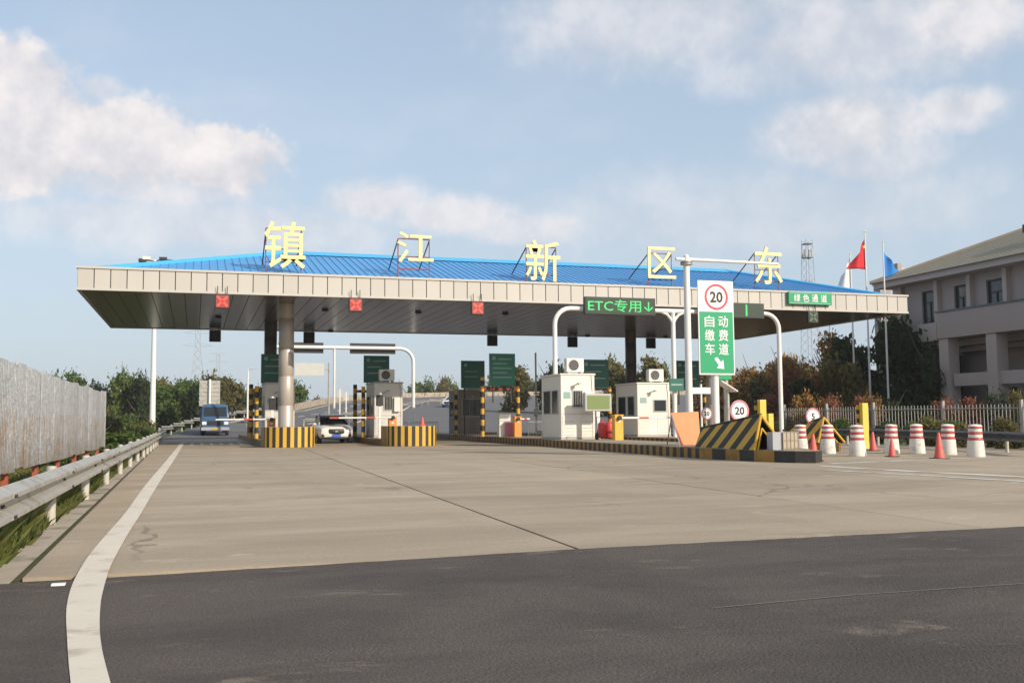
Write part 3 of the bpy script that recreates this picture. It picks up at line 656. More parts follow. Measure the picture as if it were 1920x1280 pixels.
for x in (4.16, 27.05):
    for y in (49.5, 60.3):
        b = MB(); prof = [(.36, .25)]
        for z in (1.9, 3.3, 4.7, 6.1): prof += [(.36, z), (.35, z + .012), (.35, z + .03), (.36, z + .042)]
        prof += [(.36, CZ0 + .01)]
        b.lathe(prof, (x - ox, y - oy, 0), 28); c = b.build('column', M_colm if y < 55 else M_colshade, cp, smooth=True)
# soffit downlights
b = MB(); b.lathe([(.16, -.10), (.17, 0)], n=14); dlm = b.mesh('downlight'); dlm.materials.append(M_dark)
for i, (x, y, lb) in enumerate([(6.2, 51.2, 'leftmost'), (11.0, 51.2, 'second from left'), (15.6, 50.8, 'third from left'), (1.1, 56, 'rear left'), (8.0, 63.2, 'rear middle'), (25.2, 63.2, 'rear right'), (30.8, 62.8, 'rear far right')]):
    tag(mk('downlight', dlm, M_dark, None, (x, y, CZ0)), f'small dark round downlight under the canopy soffit, {lb}', 'ceiling light', 'canopy downlights')

# roof characters
def character(ch, x0, x1, z0, z1, label):
    y = 47.5; cx = (x0 + x1) / 2
    t = thing('roof_character', (cx, y, 0), label, 'sign letter', 'roof sign characters')
    me = textmesh(ch, 2, .10, .012, 'glyph'); fit(me, x0 - cx, x1 - cx, z0, z1, 0); mk('glyph', me, M_gold, t)
    fx0, fx1, fz0, fz1 = x0 - cx + .08, x1 - cx - .18, 8.0, z1 - .32
    b = MB(); r_ = .026
    for x in (fx0, fx1): b.tube([(x, .12, 7.95), (x, .12, fz1)], r_, 6)
    for z in (fz1, (fz0 + fz1) / 2 + .1, (fz0 + fz1) / 2 - .5): b.tube([(fx0, .12, z), (fx1, .12, z)], r_, 6)
    b.build('frame', M_rust, t)
    for x in (fx0, fx1):
        b = MB(); b.tube([(x, .12, fz1 - .05), (x, 2.6, 8.75)], r_ * 1.2, 6); b.build('brace', M_dark, t)
character('镇', 2.94, 4.82, 8.25, 10.45, 'gold roof character 镇, leftmost of the five')
character('江', 9.15, 10.95, 8.75, 10.25, 'gold roof character 江, second from the left')
character('新', 15.66, 17.5, 8.08, 10.15, 'gold roof character 新, in the middle')
character('区', 22.35, 23.95, 8.45, 10.1, 'gold roof character 区, beside the mast arm')
character('东', 28.65, 30.35, 8.35, 10.4, 'gold roof character 东, rightmost of the five')

# ------------------------------------------------------------------ lane signals
def red_signal(x, z, label, lit=True):
    t = thing('lane_signal', (x, 45.62, z), label, 'lane signal', 'front lane signals')
    b = MB(); b.box(-.31, .31, -.02, .14, -.31, .31); b.build('housing', M_dark, t, bevel=.015)
    b = MB(); b.box(-.27, .27, -.035, -.022, -.27, .27); b.build('lens', mat('signal_lens', (.33, .06, .05), .4) if lit else M_ledbox, t)
    b = MB()
    for a in (45, -45):
        c, s_ = math.cos(R(a)), math.sin(R(a)); pts = [(-.3, -.045), (.3, -.045), (.3, .045), (-.3, .045)]
        q = [(p * c - r * s_, -.045, p * s_ + r * c) for p, r in pts]; b.add(q + [(x_, -.037, z_) for x_, _, z_ in q], [(0, 1, 2, 3), (0, 1, 5, 4), (1, 2, 6, 5), (2, 3, 7, 6), (3, 0, 4, 7)])
    b.build('cross_mark', M_ledred if lit else mat('unlit_mark', (.10, .15, .09), .5), t)
    for sx in (-.2, .2):
        b = MB(); b.tube([(sx, .06, .3), (sx, .06, .68)], .018, 6); b.build('bracket', M_dark, t)
red_signal(1.07, 6.42, 'lit red cross signal under the fascia over the leftmost lane')
red_signal(6.9, 6.42, 'lit red cross signal under the fascia over the white car lane')
red_signal(12.65, 6.42, 'lit red cross signal under the fascia, third from the left')
red_signal(30.93, 6.42, 'unlit dark lane signal under the fascia below the green fascia sign', lit=False)
def back_signal(x, label):
    t = thing('rear_lane_signal', (x, 63.7, 6.4), label, 'lane signal', 'rear lane signals')
    b = MB(); b.box(-.34, .34, -.1, .1, -.37, .33); b.build('housing', M_dark, t, bevel=.02)
    for sx in (-.2, .2):
        b = MB(); b.tube([(sx, 0, .32), (sx, 0, .45)], .02, 6); b.build('bracket', M_dark, t)
for x, lb in ((1.1, 'above the blue truck'), (6.73, 'right of the silver column'), (18.65, 'left of the tall white gantry leg'), (24.3, 'above the booth air conditioner'), (30.1, 'right of the dark rear column')):
    back_signal(x, 'black lane signal box at the rear canopy edge, ' + lb)

# ------------------------------------------------------------------ gantries
def bend(p0, p1, r=.55, n=6):
    """leg foot p0 -> up -> over to p1 (same y) with a rounded corner"""
    x0, y, z0 = p0; x1, _, z1 = p1; s_ = 1 if x1 > x0 else -1; pts = [(x0, y, z0)]
    for i in range(n + 1):
        a = math.pi / 2 * i / n; pts.append((x0 + s_ * r * (1 - math.cos(a)), y, z1 - r + r * math.sin(a)))
    return pts + [(x1, y, z1)]
g = thing('lane_sign_gantry', (21.1, 42.3, 0), 'white pipe gantry carrying the green display boards over two lanes', 'gantry')
gx, gy = 21.1, 42.3
b = MB(); b.tube(bend((15.3 - gx, 0, .3), (-.0, 0, 6.14), .75), .105, 12); b.build('leg', M_white, g, smooth=True)
b = MB(); b.tube(bend((26.75 - gx, 0, .3), (0, 0, 6.141), .75), .105, 12); b.build('leg', M_white, g, smooth=True)
b = MB(); b.tube([(.04, 0, .3), (.04, 0, 6.1)], .105, 12); b.build('leg', M_white, g, smooth=True)
for s_ in (-1, 1):
    b = MB(); b.tube([(.04, 0, 5.5), (.04 + s_ * .1, 0, 5.75), (.04 + s_ * .3, 0, 5.98), (.04 + s_ * .6, 0, 6.1)], .07, 10); b.build('gusset', M_white, g, smooth=True)
def led(x0, x1, z0, z1, label, txt=None):
    cx, cz = (x0 + x1) / 2, (z0 + z1) / 2; hw, hh = (x1 - x0) / 2, (z1 - z0) / 2
    t = thing('display_board', (cx, 42.05, cz), label, 'display board', 'lane display boards')
    b = MB(); b.box(-hw, hw, -.1, .13, -hh, hh); b.build('cabinet', M_dark, t, bevel=.015)
    b = MB(); b.box(-hw + .05, hw - .05, -.112, -.102, -hh + .05, hh - .05); b.build('screen', M_ledbox, t)
    if txt:
        me = textmesh(txt, .6, .006, .004, 'lettering'); fit(me, -hw + .14, hw - .12, -hh + .13, hh - .11, -.118); mk('lettering', me, M_led, t)
    else:
        b = MB(); b.box(.70, .79, -.122, -.114, -hh + .1, hh - .08); b.build('lit_bar', M_led, t)
led(16.62, 20.09, 5.86, 6.66, 'black display board with green characters ETC专用 over the lane', 'ETC专用↓')
led(22.35, 25.76, 5.86, 6.58, 'mostly dark display board half hidden by the green lane sign')
g = thing('rear_gantry', (15.3, 73, 0), 'white pipe gantry behind the canopy carrying two dark sign backs', 'gantry')
b = MB(); b.tube(bend((0, 0, .28), (-10.3, 0, 6.45), 1.0), .13, 12); b.build('leg', M_white, g, smooth=True)
b = MB(); b.tube([(-5.78, 0, .28), (-5.78, 0, 6.45)], .085, 10); b.build('leg', M_white, g, smooth=True)
b = MB(); b.tube([(-10.25, 0, .28), (-10.25, 0, 6.45)], .1, 10); b.build('leg', M_white, g, smooth=True)
for x0, x1, lb in ((5.6, 8.76, 'back of a dark lane sign on the rear gantry, right of the silver column'), (10.67, 14.0, 'back of a dark lane sign on the rear gantry, near its rounded corner')):
    t = thing('sign_back', ((x0 + x1) / 2, 73.2, 6.43), lb, 'sign', 'rear gantry signs'); hw = (x1 - x0) / 2
    b = MB(); b.box(-hw, hw, 0, .12, -.38, .38); b.build('cabinet', M_soffit, t)
    b = MB(); b.box(-hw, hw, -.012, -.002, -.38, -.28); b.box(-hw, hw, -.012, -.002, .28, .38); b.build('frame', M_dark, t)
g = thing('camera_mast', (15.37, 29.7, 0), 'white steel mast with a long side arm behind the orange board', 'mast')
b = MB(); b.lathe([(.12, .3), (.10, 6.2), (.095, 6.5), (.0, 6.56)], n=16); b.build('pole', M_white, g, smooth=True)
b = MB(); b.lathe([(.2, 6.20), (.2, 6.24)], n=16); b.lathe([(.2, 6.27), (.2, 6.31)], n=16); b.build('flange', M_galv, g, smooth=True)
b = MB(); b.tube([(-.38, 0, 6.38), (.2, 0, 6.38), (3.45, 0, 6.36)], [.055, .06, .045], 10); b.build('arm', M_white, g, smooth=True)

# ------------------------------------------------------------------ signs
def ring(r0, r1, y0, y1, n=40):
    b = MB(); vs = []
    for r_, y in ((r0, y0), (r1, y0), (r1, y1), (r0, y1)):
        for j in range(n): a = 2 * math.pi * j / n; vs.append((r_ * math.cos(a), y, r_ * math.sin(a)))
    fs = []
    for q in range(4):
        for j in range(n): fs.append((q * n + j, q * n + (j + 1) % n, ((q + 1) % 4) * n + (j + 1) % n, ((q + 1) % 4) * n + j))
    return b.add(vs, fs)
def disc(r_, y0, y1, n=40):
    b = MB(); return b.lathe([(r_, y0), (r_, y1)], n=n, axis='y')
def shift(b, x, y, z): b.v = [(a + x, c + y, d + z) for a, c, d in b.v]; return b
t = thing('lane_sign', (15.25, 27.6, 0), 'tall green lane sign with red-ringed 20 and 自动缴费车道', 'road sign')
b = MB(); b.lathe([(.11, .3), (.11, 5.2)], (0, .14, 0), 16); b.build('post', M_white, t, smooth=True)
b = MB(); b.box(-.61, .61, -.02, .02, 2.48, 5.38); b.build('panel', M_signw, t, bevel=.008)
b = MB(); b.box(-.575, .575, -.026, -.021, 2.53, 4.42); b.build('green_field', M_green, t)
for q in (2.9, 3.9, 4.9):
    b = MB(); b.box(-.5, .5, .025, .06, q - .04, q + .04); b.build('clamp', M_galv, t)
shift(ring(.335, .40, -.03, -.022), .02, 0, 4.88).build('red_ring', mat('ring_red', (.62, .04, .06), .45), t)
me = textmesh('20', .5, .006, .012); fit(me, -.2, .24, 4.70, 5.05, -.026); mk('lettering', me, M_black, t)
for i, row in enumerate(('自动', '缴费', '车道')):
    for j, ch in enumerate(row):
        me = textmesh(ch, .5, .006, .0035); cx = -.24 + j * .47; cz = 4.12 - i * .425; fit(me, cx - .165, cx + .165, cz - .175, cz + .175, -.031); mk('lettering', me, M_signw, t)
b = MB()
def flat(b, pts, y0, y1):
    n = len(pts); b.add([(x, y0, z) for x, z in pts] + [(x, y1, z) for x, z in pts], [tuple(range(n)), tuple(range(n, 2 * n))] + [(i, (i + 1) % n, n + (i + 1) % n, n + i) for i in range(n)]); return b
flat(b, [(-.10, 2.97), (-.01, 3.03), (.13, 2.87), (.20, 2.95), (.23, 2.66), (-.03, 2.69), (.05, 2.77)], -.034, -.028); b.build('arrow', M_signw, t)
t = thing('fascia_sign', (30.8, 45.70, 7.41), 'green sign reading 绿色通道 on the canopy fascia', 'sign')
b = MB(); b.box(-1.31, 1.31, -.09, .02, -.33, .33); b.build('panel', M_green, t, bevel=.01)
b = MB(); b.box(-1.24, 1.24, -.098, -.092, -.29, -.255); b.box(-1.24, 1.24, -.098, -.092, .255, .29); b.build('border', mat('sign_border', (.25, .5, .35), .5), t)
for j, ch in enumerate('绿色通道'):
    me = textmesh(ch, .5, .006, .004); cx = -.81 + j * .54; fit(me, cx - .19, cx + .19, -.2, .2, -.1); mk('lettering', me, M_signw, t)
def round_sign(x, y, z, r_, txt, label, zb=.3):
    t = thing('speed_sign', (x, y, zb), label, 'road sign', 'round speed signs'); z -= zb
    b = MB(); b.tube([(0, .05, 0), (0, .05, z)], .03, 10); b.build('post', M_galv, t, smooth=True)
    shift(disc(r_, -.01, .01), 0, 0, z).build('disc', M_signw, t)
    shift(ring(r_ * .82, r_ * .985, -.018, -.011), 0, 0, z).build('red_ring', mat('ring_pale_red', (.60, .17, .20), .5), t)
    me = textmesh(txt, .5, .005, .012); w_ = r_ * (.5 if len(txt) > 1 else .22); fit(me, -w_, w_, z - r_ * .38, z + r_ * .38, -.016); mk('lettering', me, M_black, t)
round_sign(15.12, 26.1, 1.37, .31, '20', 'round 20 speed sign standing above the large striped wedge')
round_sign(20.62, 30.6, 1.2, .29, '5', 'round 5 speed sign above the smaller striped wedge')
round_sign(20.46, 38, 1.36, .25, '20', 'small round sign half hidden behind the orange board')
t = thing('lane_sign', (20.85, 37, 0), 'second green sign almost hidden behind the tall green lane sign', 'road sign')
b = MB(); b.lathe([(.1, .3), (.1, 5)], (.05, .12, 0), 14); b.build('post', M_galv, t, smooth=True)
b = MB(); b.box(-.62, .25, -.02, .02, 2.75, 5.0); b.build('panel', M_green, t)
t = thing('name_sign', (21.14, 42.1, 0), 'small dark green sign fixed low on the gantry leg beside the second booth', 'sign')
b = MB(); b.box(-.36, .36, -.05, 0, 2.42, 3.0); b.build('panel', M_boardg, t); b = MB(); b.box(-.28, .28, -.056, -.051, 2.68, 2.75); b.build('text_line', M_boardl, t)
t = thing('white_plate_sign', (21.04, 39.5, .3), 'white blank cross plate on a thin post behind the orange board', 'sign')
b = MB(); b.tube([(0, .04, 0), (0, .04, 2.35)], .045, 10); b.build('post', M_white, t); b = MB(); b.box(-.43, .43, -.02, .0, 1.93, 2.2); b.build('plate', M_signw, t)
t = thing('solar_lamp', (20.34, 36, .3), 'slanted white panel on a grey post right of the sign post', 'solar lamp')
b = MB(); b.tube([(0, 0, 0), (0, 0, 2.0)], .07, 10); b.build('post', M_galv, t); b = MB(); b.add([(-.42, -.3, 2.32), (.3, -.3, 1.9), (.3, .3, 1.9), (-.42, .3, 2.32), (-.42, -.3, 2.37), (.3, -.3, 1.95), (.3, .3, 1.95), (-.42, .3, 2.37)], [(0, 3, 2, 1), (4, 5, 6, 7), (0, 1, 5, 4), (1, 2, 6, 5), (2, 3, 7, 6), (3, 0, 4, 7)]); b.build('panel', M_white, t)

# ------------------------------------------------------------------ booths
def ac(x, y, z, label, rzz=0.):
    t = thing('air_conditioner', (x, y, z), label, 'air conditioner', 'air conditioners on booth roofs', rzz)
    b = MB(); b.box(-.4, .4, -.16, .16, .06, .66); b.build('casing', M_ac, t, bevel=.02)
    shift(disc(.235, -.168, -.161), -.07, 0, .36).build('fan_recess', M_dark, t)
    for r_ in (.22, .14, .06): shift(ring(r_ - .012, r_, -.185, -.172, 24), -.07, 0, .36).build('grille_ring', M_grey, t)
    for s_ in (-.3, .3): b = MB(); b.box(s_ - .04, s_ + .04, -.2, .2, 0, .058); b.build('foot', M_grey, t)
def booth(x, y, w_, d, h_, label, front='bars', z=.3, wm=None):
    wm = wm or M_cream
    t = thing('toll_booth', (x, y, z), label, 'toll booth', 'toll booths')
    b = MB(); b.box(0, w_, 0, d, .08, h_ - .08); b.build('wall', wm, t, bevel=.02)
    b = MB(); b.box(-.04, w_ + .04, -.04, d + .04, h_ - .075, h_); b.build('roof', M_grey if wm is not M_cream else wm, t, bevel=.02)
    b = MB(); b.box(-.02, w_ + .02, -.02, d + .02, 0, .075); b.build('plinth', M_grey, t)
    def win(x0, x1, z0, z1, face, bars=0):
        b = MB()
        if face == 'f': b.box(x0, x1, -.012, .0 - .002, z0, z1)
        else: b.box(-.012, -.002, x0, x1, z0, z1)
        wi = b.build('window', M_glass, t)
        f = MB(); e = .045
        for a0, a1, c0, c1 in ((x0 - e, x1 + e, z0 - e, z0), (x0 - e, x1 + e, z1, z1 + e), (x0 - e, x0, z0, z1), (x1, x1 + e, z0, z1)):
            f.box(a0, a1, -.03, -.003, c0, c1) if face == 'f' else f.box(-.03, -.003, a0, a1, c0, c1)
        f.build('frame', M_grey, wi)
        for q in range(bars):
            xb = x0 + (x1 - x0) * (q + 1) / (bars + 1); bb = MB(); bb.tube([(xb, -.05, z0 - .03), (xb, -.05, z1 + .03)], .011, 6); bb.build('bar', M_galv, wi)
    if front == 'bars':
        win(w_ * .36, w_ * .62, h_ * .5, h_ * .73, 'f', 4)
        b = MB(); b.box(w_ * .68, w_ * .9, -.16, -.0015, h_ * .46, h_ * .72); b.build('counter_box', M_ac, t, bevel=.02)
    elif front == 'plain': win(w_ * .5, w_ * .86, h_ * .47, h_ * .67, 'f')
    else: win(w_ * .12, w_ * .88, h_ * .42, h_ * .78, 'f', 2)
    for sx in (.03, w_ * .58):
        b = MB(); b.box(sx + .03, sx + w_ * .38, -.014, -.002, .12, h_ * .36)
        pn = b.build('lower_panel', wm, t, bevel=.006)
        for q in range(5): b = MB(); b.box(sx + .08, sx + w_ * .38 - .05, -.02, -.015, .2 + q * .14, .22 + q * .14); b.build('louvre', M_grey, pn)
    win(.35, d * .42, h_ * .40, h_ * .74, 's'); win(d * .52, d - .35, h_ * .40, h_ * .74, 's')
    b = MB(); b.box(w_ - .012, w_ + .012, .5, 1.25, .12, h_ * .82); dr = b.build('door', wm, t, bevel=.005)
    b = MB(); b.tube([(w_ + .03, .6, h_ * .38), (w_ + .03, .6, h_ * .45)], .014, 6); b.build('handle', M_dark, dr)
    b = MB(); b.box(w_ * .02, w_ * .98, -.008, -.001, h_ * .385, h_ * .392); b.build('seam', M_grey, t)
    b = MB(); b.box(w_ * .08, w_ * .28, -.009, -.001, h_ * .62, h_ * .72); b.build('notice', M_boardl, t)
    b = MB(); b.tube([(w_ * .93, -.02, .1), (w_ * .93, -.02, h_ * .7), (w_ * .9, -.02, h_ - .1)], .012, 6); b.build('conduit', M_grey, t)
    b = MB(); b.tube([(w_ * .3, -.02, h_ * .8), (w_ * .45, -.25, h_ * .84)], .025, 8); b.cb((w_ * .47, -.28, h_ * .84), (.1, .16, .09)); b.build('camera', M_grey, t)
    return t
M_shadeb = mat('booth_wall_shaded', (.60, .57, .52), .5, var=.06)  # cream wall greyed down; the canopy shade is put into the colour
booth(14.85, 40.4, 1.55, 2.5, 2.82, 'cream toll booth on the long island, with barred window and rooftop air conditioner')
ac(15.6, 40.75, 3.125, 'white air conditioner with a round fan on the nearer cream booth')
booth(20.4, 44.8, 1.75, 2.6, 2.62, 'cream toll booth with a square dark window behind the red-white barrier arm', 'plain')
ac(21.55, 45.2, 2.925, 'white air conditioner on the farther cream booth left of the mast')
booth(8.95, 52.6, 1.5, 2.6, 2.9, 'shaded cream toll booth right of the white car', 'bars', wm=M_shadeb)
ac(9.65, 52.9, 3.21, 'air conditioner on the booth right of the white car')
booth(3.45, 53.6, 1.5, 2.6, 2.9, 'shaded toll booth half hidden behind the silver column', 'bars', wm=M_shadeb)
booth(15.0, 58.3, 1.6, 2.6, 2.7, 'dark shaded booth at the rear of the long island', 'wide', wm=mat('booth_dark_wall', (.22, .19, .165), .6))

# ------------------------------------------------------------------ striped portal frames with fare boards
def striped_post(x, y, z0, z1, parent, r_=.11, step=.3, name='striped_post'):
    b = MB(); z = z0; i = 0
    while z < z1 - 1e-6:
        e = min(z + step, z1); b.lathe([(r_, z), (r_, e)], (x, y, 0), 10, mi=i % 2); z = e; i += 1
    return b.build(name, [M_yel, M_black], parent, smooth=True)
def portal(x0, x1, y, ztop, bz0, bz1, bx0, bx1, label, blabel, lm=None, beam=True, lines=3):
    t = thing('striped_portal', (x0, y, .28), label, 'height frame', 'striped frames on the islands')
    striped_post(0, 0, 0, ztop - .28, t); striped_post(x1 - x0, 0, 0, ztop - .28, t)
    if beam:
        b = MB(); n = 9
        for i in range(n): b.tube([((x1 - x0) * i / n, 0, 2.55), ((x1 - x0) * (i + 1) / n, 0, 2.55)], .075, 8, mi=i % 2)
        b.build('beam', [M_redc, M_black], t)
    o = thing('fare_board', ((bx0 + bx1) / 2, y - .14, bz0), blabel, 'notice board', 'green notice boards'); hw = (bx1 - bx0) / 2; hh = bz1 - bz0
    b = MB(); b.box(-hw, hw, -.03, .03, 0, hh); b.build('panel', lm or M_boardg, o, bevel=.01)
    b = MB(); b.lathe([(.11, -.04), (.11, -.033)], (-hw + .26, 0, hh - .25), 16, axis='y'); b.build('emblem', M_boardl, o)
    for i in range(lines):
        b = MB(); zz = hh - .30 - i * (hh - .5) / max(1, lines); b.box(-hw + .5 - (.3 if i else 0), hw - .2 - .25 * (i % 2), -.036, -.031, zz - .035, zz + .035); b.build('text_line', M_boardl, o)
    for s_ in (-hw * .7, hw * .7):
        b = MB(); b.box(s_ - .03, s_ + .03, .032, .1, -.9, hh - .1); b.build('strut', M_dark, o)
portal(2.9, 5.0, 56.6, 3.2, 3.25, 4.85, 3.4, 4.98, 'black and yellow striped frame behind the leftmost booth', 'dark green notice board left of the silver column')
portal(8.55, 10.55, 56.6, 3.2, 3.3, 4.83, 9.0, 10.45, 'black and yellow striped frame behind the booth right of the white car', 'dark green notice board behind the fan of the second booth')
portal(14.65, 16.65, 52.0, 3.45, 3.0, 4.72, 15.0, 16.45, 'striped frame with a red and black beam across the long island', 'partly sunlit green lined notice board on the striped frame of the long island', lm=mat('board_green_lit', (.02, .19, .12), .5), lines=5)  # board green lightened; the sun on this board is put into the colour
portal(20.1, 22.0, 52.0, 3.1, 2.85, 4.45, 20.3, 21.9, 'striped frame right of the nearer cream booth', 'green notice board right of the round fan air conditioner')
portal(26.0, 27.9, 52.0, 3.1, 2.85, 4.45, 26.0, 27.5, 'striped frame on the farthest island behind the mast', 'green notice board behind the white mast')
o = thing('fare_board', (15.65, 57.6, 3.05), 'dark notice board above the rear booth of the long island', 'notice board', 'green notice boards')
b = MB(); b.box(-.72, .72, -.03, .03, 0, 1.62); b.build('panel', M_boardg, o)
b = MB(); b.lathe([(.1, -.04), (.1, -.033)], (-.45, 0, 1.35), 16, axis='y'); b.build('emblem', M_boardl, o)
for i in range(2): b = MB(); b.box(-.5, .3, -.036, -.031, .95 - i * .3, 1.0 - i * .3); b.build('text_line', M_boardl, o)
for s_ in (-.5, .5): b = MB(); b.box(s_ - .03, s_ + .03, .032, .1, -2.75, 1.5); b.build('strut', M_dark, o)
for x, y, lb in ((14.75, 58.1, 'dark striped bollard post left of the rear shaded booth'), (8.5, 53.4, 'dark striped post left of the booth beside the white car'), (3.0, 53, 'dark striped post left of the leftmost booth')):
    t = thing('striped_bollard', (x, y, .28), lb, 'bollard'); striped_post(0, 0, 0, 2.7, t, .1, name='post'); b = MB(); b.lathe([(.16, 0), (.16, .03)], n=12); b.build('base_plate', M_dark, t)

# ------------------------------------------------------------------ barriers
def barrier(x, y, L_, s_, label, cm, zarm=1.0, ang=0.):
    t = thing('lane_barrier', (x, y, .28), label, 'lane barrier', 'lane barriers')
    b = MB(); b.box(-.19, .19, -.17, .17, 0, 1.02); b.build('cabinet', cm, t, bevel=.025)
    b = MB(); b.box(-.21, .21, -.19, .19, 1.022, 1.06); b.build('cap', cm, t, bevel=.01)
    b = MB(); b.box(-.05, .05, -.178, -.172, .75, .83); b.build('label_plate', M_signw, t)
    b = MB(); n = max(4, round(L_ / .45))
    for i in range(n):
        a = s_ * (.0 + L_ * i / n); c = s_ * (L_ * (i + 1) / n); b.tube([(a, -.22, zarm - .28), (c, -.22, zarm - .28 + .0)], .042, 8, mi=1 if i % 4 == 2 else 0)
    b.build('arm', [M_white, mat('arm_red', (.55, .09, .06), .5)], t)
    b = MB(); b.tube([(0, -.28, zarm - .28), (0, -.17, zarm - .28)], .09, 12); b.build('pivot', M_dark, t)
barrier(3.55, 50.4, 2.6, -1, 'orange barrier cabinet at the silver column with arm over the leftmost lane', M_oran, 1.28)
barrier(9.3, 49.4, 3.1, -1, 'orange barrier cabinet with arm across the white car bonnet', M_oran, 1.32)
barrier(15.5, 48.6, .6, 1, 'pale orange barrier cabinet beside the red-beamed frame, arm out of sight', M_oran, 1.2)
barrier(16.45, 38.1, 3.0, 1, 'bright orange barrier cabinet right of the round-fan booth, arm to the right', mat('orange_yellow_cabinet', (.80, .40, .05), .5), 1.2)
barrier(3.35, 66, .8, -1, 'farther orange barrier cabinet behind the leftmost booth', M_oran, 1.15)

# display, extinguisher, boards and boxes on the islands
t = thing('fee_display', (16.2, 39.6, .3), 'grey fee display with a pale green screen in front of the nearer booth', 'fee display')
b = MB(); b.box(-.08, .08, -.06, .06, 0, 1.25); b.build('post', M_white, t, bevel=.01); b = MB(); b.box(-.6, .6, -.1, .08, 1.2, 1.93); b.build('casing', M_grey, t, bevel=.02); b = MB(); b.box(-.51, .51, -.108, -.102, 1.28, 1.85); b.build('screen', M_lcd, t)
t = thing('fire_trolley', (16.25, 38.9, .3), 'red wheeled fire extinguisher between the fee display and the orange cabinet', 'fire extinguisher')
b = MB(); b.lathe([(.0, .08), (.15, .1), (.17, .16), (.17, .62), (.12, .72), (.05, .76), (.05, .82)], (-.16, 0, 0), 16); b.build('tank', M_red, t, smooth=True)
b = MB(); b.lathe([(.0, .08), (.15, .1), (.17, .16), (.17, .62), (.12, .72), (.05, .76), (.05, .82)], (.19, 0.05, 0), 16); b.build('tank', M_red, t, smooth=True)
for s_ in (-.36, .38): b = MB(); b.lathe([(.13, -.03), (.15, -.02), (.15, .02), (.13, .03)], (s_, .1, .15), 16, axis='x'); b.build('wheel', M_tyre, t)
b = MB(); b.tube([(-.3, .16, .15), (-.3, .2, .95), (.3, .2, .95), (.3, .16, .15)], .018, 8); b.build('handle', M_dark, t)
t = thing('orange_board', (14.92, 29.05, .3), 'faded orange plastic board leaning in front of the white mast', 'warning board')
b = MB(); b.add([(-.36, -.25, .02), (.36, -.25, .02), (.5, .12, 1.08), (-.5, .12, 1.04), (-.36, -.20, .02), (.36, -.20, .02), (.5, .17, 1.08), (-.5, .17, 1.04)], [(0, 1, 2, 3), (7, 6, 5, 4), (0, 4, 5, 1), (1, 5, 6, 2), (2, 6, 7, 3), (3, 7, 4, 0)]); b.build('panel', M_oran2, t, bevel=.015)
for i in range(2):
    b = MB(); zz = .88 - i * .22; yy = -.25 + .37 * (zz - .02) / 1.04; b.add([(-.36, yy - .012, zz - .07), (-.24, yy - .012, zz - .07), (-.24, yy + .038, zz + .07), (-.36, yy + .038, zz + .07)], [(0, 1, 2, 3)]); b.build('red_mark', M_red, t)
b = MB(); b.tube([(-.45, .16, .9), (-.40, .6, .01)], .02, 6); b.tube([(.45, .16, .9), (.40, .6, .01)], .02, 6); b.build('back_leg', M_galv, t)
b = MB(); b.tube([(-.56, -.1, 1.0), (-.42, -.35, .01)], .022, 6); b.build('front_strut', M_white, t)
t = thing('notice_cabinet', (15.2, 49.2, .3), 'cream cabinet with a pink notice under the red-beamed frame', 'cabinet')
b = MB(); b.box(-.45, .15, 0, .4, 0, 1.15); b.build('cabinet', M_cream, t, bevel=.02); b = MB(); b.box(-.18, .22, -.12, -.09, .02, .72); b.build('notice', M_pink, t)
b = MB(); b.box(-.46, .16, -.012, -.002, .8, .84); b.build('seam', M_grey, t)
for x, y, hh, lb, gp in ((9.05, 51.6, 2.35, 'dark card reader post with screen in front of the booth beside the white car', 1), (3.75, 52.6, 2.2, 'dark card reader post in front of the leftmost booth', 1)):
    t = thing('card_reader', (x, y, .28), lb, 'card reader', 'card readers')
    b = MB(); b.box(-.06, .06, -.06, .06, 0, hh - .7); b.build('post', M_white, t); b = MB(); b.box(-.17, .17, -.12, .1, hh - .7, hh - .15); b.build('head', M_dark, t, bevel=.02); b = MB(); b.lathe([(.0, hh - .15), (.1, hh - .12), (.1, hh - .04), (0, hh)], n=12); b.build('beacon', M_lamp, t, smooth=True)
t = thing('red_bollard', (10.15, 46.4, .92), 'small red cone on top of the second striped block', 'traffic cone')
b = MB(); b.box(-.14, .14, -.14, .14, 0, .03); b.build('base', M_redc, t); b = MB(); b.lathe([(.11, .031), (.05, .40), (.0, .41)], n=14); b.build('body', M_redc, t, smooth=True)
t = thing('light_pole', (20.6, 60.6, 0), 'thin white pole with a small box behind the long island', 'pole')
b = MB(); b.tube([(0, 0, .28), (0, 0, 5.4)], .06, 10); b.build('pole', M_white, t, smooth=True); b = MB(); b.lathe([(.0, 1.35), (.16, 1.42), (.16, 1.82), (0, 1.9)], n=12); b.build('box', M_white, t, smooth=True)
def rail_fence(x0, x1, y, label, z=0.):
    t = thing('crowd_barrier', (x0, y, z), label, 'barrier', 'metal crowd barriers'); L_ = x1 - x0; b = MB()
    b.tube([(0, 0, .02), (0, 0, 1.05), (L_, 0, 1.05), (L_, 0, .02)], .022, 8); b.tube([(0, 0, .22), (L_, 0, .22)], .018, 6); b.build('frame', M_galv, t)
    n = int(L_ / .14)
    for i in range(1, n): b = MB(); b.tube([(L_ * i / n, 0, .22), (L_ * i / n, 0, 1.05)], .009, 5); b.build('bar', M_galv, t)
    for q in (.15, L_ - .15): b = MB(); b.box(q - .03, q + .03, -.28, .28, 0, .03); b.build('foot', M_galv, t)
rail_fence(13.0, 14.8, 63, 'metal crowd barrier left of the dark rear booth, at the back of the lane'); rail_fence(11.2, 12.9, 63.4, 'metal crowd barrier behind the second striped block')
rail_fence(17.4, 19.6, 52.5, 'metal crowd barrier across the lane left of the nearer cream booth')

